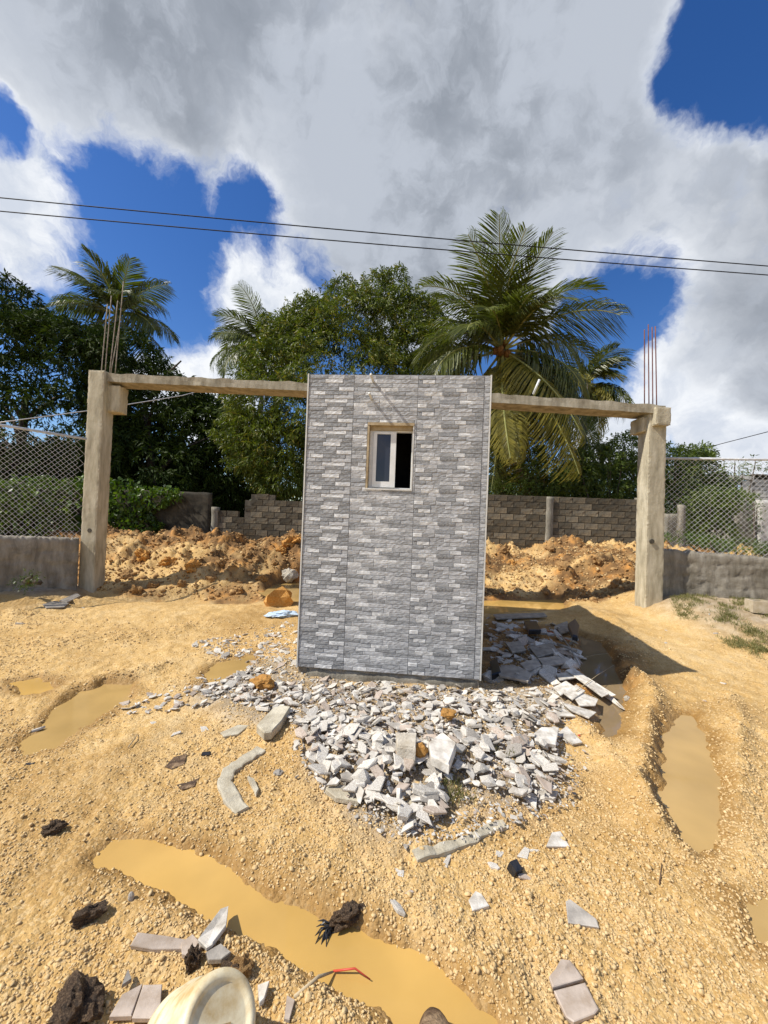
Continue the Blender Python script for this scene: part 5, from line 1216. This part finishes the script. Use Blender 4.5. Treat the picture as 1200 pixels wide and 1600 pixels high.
slab('broken_tile', [(205, 1604), (224, 1552), (252, 1550), (250, 1604)], .008, m_shardp, 'brownish tile piece wedged against the bucket', 'broken tile', lift=.012)
slab('broken_tile', [(190, 1555), (200, 1527), (204, 1545)], .006, m_shardg, 'small upright tile tip left of the bucket', 'broken tile', lift=.02)
slab('broken_tile', [(402, 1548), (420, 1546), (412, 1575), (405, 1580)], .008, m_shard, 'bright white tile sliver right of the bucket', 'broken tile', tilt=(.3, 0), lift=.01)
slab('broken_tile', [(448, 1560), (460, 1568), (452, 1600), (444, 1598)], .007, m_shardp, 'narrow pink tile sliver between the bucket and the puddle', 'broken tile')
# ---------------------------------------------------------------- bucket
nx_ = Vector((.50, -.36, .72)).normalized(); bc = at(344, 1600, 1.03)
bk = empty('bucket', bc, 'cream plastic bucket tipped over with its stained bottom facing up, at the bottom edge', 'bucket')
qz = nx_.to_track_quat('Z', 'Y'); bk.scale = (.80,)*3; bk.rotation_mode = 'QUATERNION'; bk.rotation_quaternion = qz
prof = [(0.0, -.007), (.085, -.007), (.092, -.006), (.098, .002), (.108, .004), (.120, -.002), (.127, -.016), (.130, -.05), (.139, -.20), (.140, -.202), (.146, -.204), (.147, -.225), (.143, -.30), (.150, -.302), (.152, -.33), (.145, -.332), (.140, -.30), (.125, -.03), (0.0, -.022)]
V, Fc = [], []; ns = 56
for (r_, z_) in prof:
    for k in range(ns): a = 2*math.pi*k/ns; V.append((math.cos(a)*r_, math.sin(a)*r_, z_))
for i in range(len(prof)-1):
    for k in range(ns): Fc.append((i*ns+k, i*ns+(k+1) % ns, (i+1)*ns+(k+1) % ns, (i+1)*ns+k))
link('bucket_body', pymesh('bucket_body', V, Fc[::1], m_bucket, True), bk)
# moulded square and stains on the bottom; orientation towards picture-down
dn = (Vector((0.1, -.6, -.75))); dn = (dn-nx_*dn.dot(nx_)).normalized(); ld = qz.inverted() @ dn; an = math.atan2(ld.y, ld.x)
V, Fc = [], []
for q in (((.002, -.038, -.0068), (.007, .030, -.002)), ((.002, .0305, -.0068), (.060, .036, -.002)), ((.002, -.044, -.0068), (.060, -.0385, -.002))): box(V, Fc, *q)
link('moulded_square', pymesh('moulded_square', V, Fc, m_bstain), bk, (0, 0, 0), (0, 0, an))
# unidentified dark rounded shape at the bottom edge, modelled on a guess
sh = ground_at(672, 1606, 3)
o = link('rounded_shape', rock_mesh('rounded_shape', m_char, (.062, .13, .045), .03, 4, 2, smooth=True), None, (sh.x, sh.y-.160, .03)); tag(o, 'unidentified rounded dark brown shape at the bottom edge of the picture', 'rounded_shape')
# ---------------------------------------------------------------- hollow block at the right
hb = at(1198, 953, 5.8); zb_ = hz(hb.x, 5.85)+.02
bo = empty('hollow_block', (hb.x+.02, 5.85, zb_), 'single tan hollow concrete block lying on the grass at the right edge', 'concrete block', rot=(0, 0, R(-14)))
V, Fc = [], []
for q in (((-.2, -.1, 0), (.2, -.072, .17)), ((-.2, .072, 0), (.2, .1, .17)), ((-.2, -.0715, 0), (-.172, .0715, .17)), ((-.015, -.0715, 0), (.015, .0715, .17)), ((.172, -.0715, 0), (.2, .0715, .17)), ((-.1715, -.0715, .0), (-.0155, .0715, .03)), ((.0155, -.0715, .0), (.1715, .0715, .03))): box(V, Fc, *q)
link('block_shell', pymesh('block_shell', V, Fc, m_newblock), bo)
# ---------------------------------------------------------------- grass
def grass(label, polys, n, hgt=.06):
    P = np.array(sum([zone_pts(p, n) for p in polys], [])); cl = rng.normal(0, .5, len(P))
    k = (fbm(P[:, 0]*3, P[:, 1]*3, 4, 44)*1.2+.25 > rng.uniform(0, 1, len(P))); P = P[k]; z = height(P[:, 0], P[:, 1])
    rep = 7; PP = np.repeat(np.stack([P[:, 0], P[:, 1], z], 1), rep, 0)+np.concatenate([rng.normal(0, .02, (len(P)*rep, 2)), np.zeros((len(P)*rep, 1))], 1)
    D = rng.normal(0, .5, PP.shape); D[:, 2] = 1
    me = leaves_mesh('grass', PP, D, hgt*rng.uniform(.4, 1.3, len(PP)), m_grass, rng.uniform(0, 1, len(PP)), .10); tag(link('grass', me), label, 'grass', kind='stuff')
grass('short patchy grass on the bank below the right wall', [[(1030, 945), (1110, 960), (1150, 1000), (1060, 985)], [(1110, 1000), (1200, 960), (1200, 1040), (1140, 1020)], [(1130, 950), (1215, 950), (1215, 1000), (1150, 985)]], 1100, .055)
grass('tufts of weed sprouting from the rubble heap', [[(745, 1190), (800, 1180), (810, 1250), (740, 1260)], [(690, 1240), (740, 1235), (735, 1262), (700, 1265)]], 60, .05)
shrub('small bright weed at the foot of the left boundary wall', [(38, 908, 12, 7), (50, 902, 7, 6)], 6.15, m_ivy, .045, 400, 'weed')
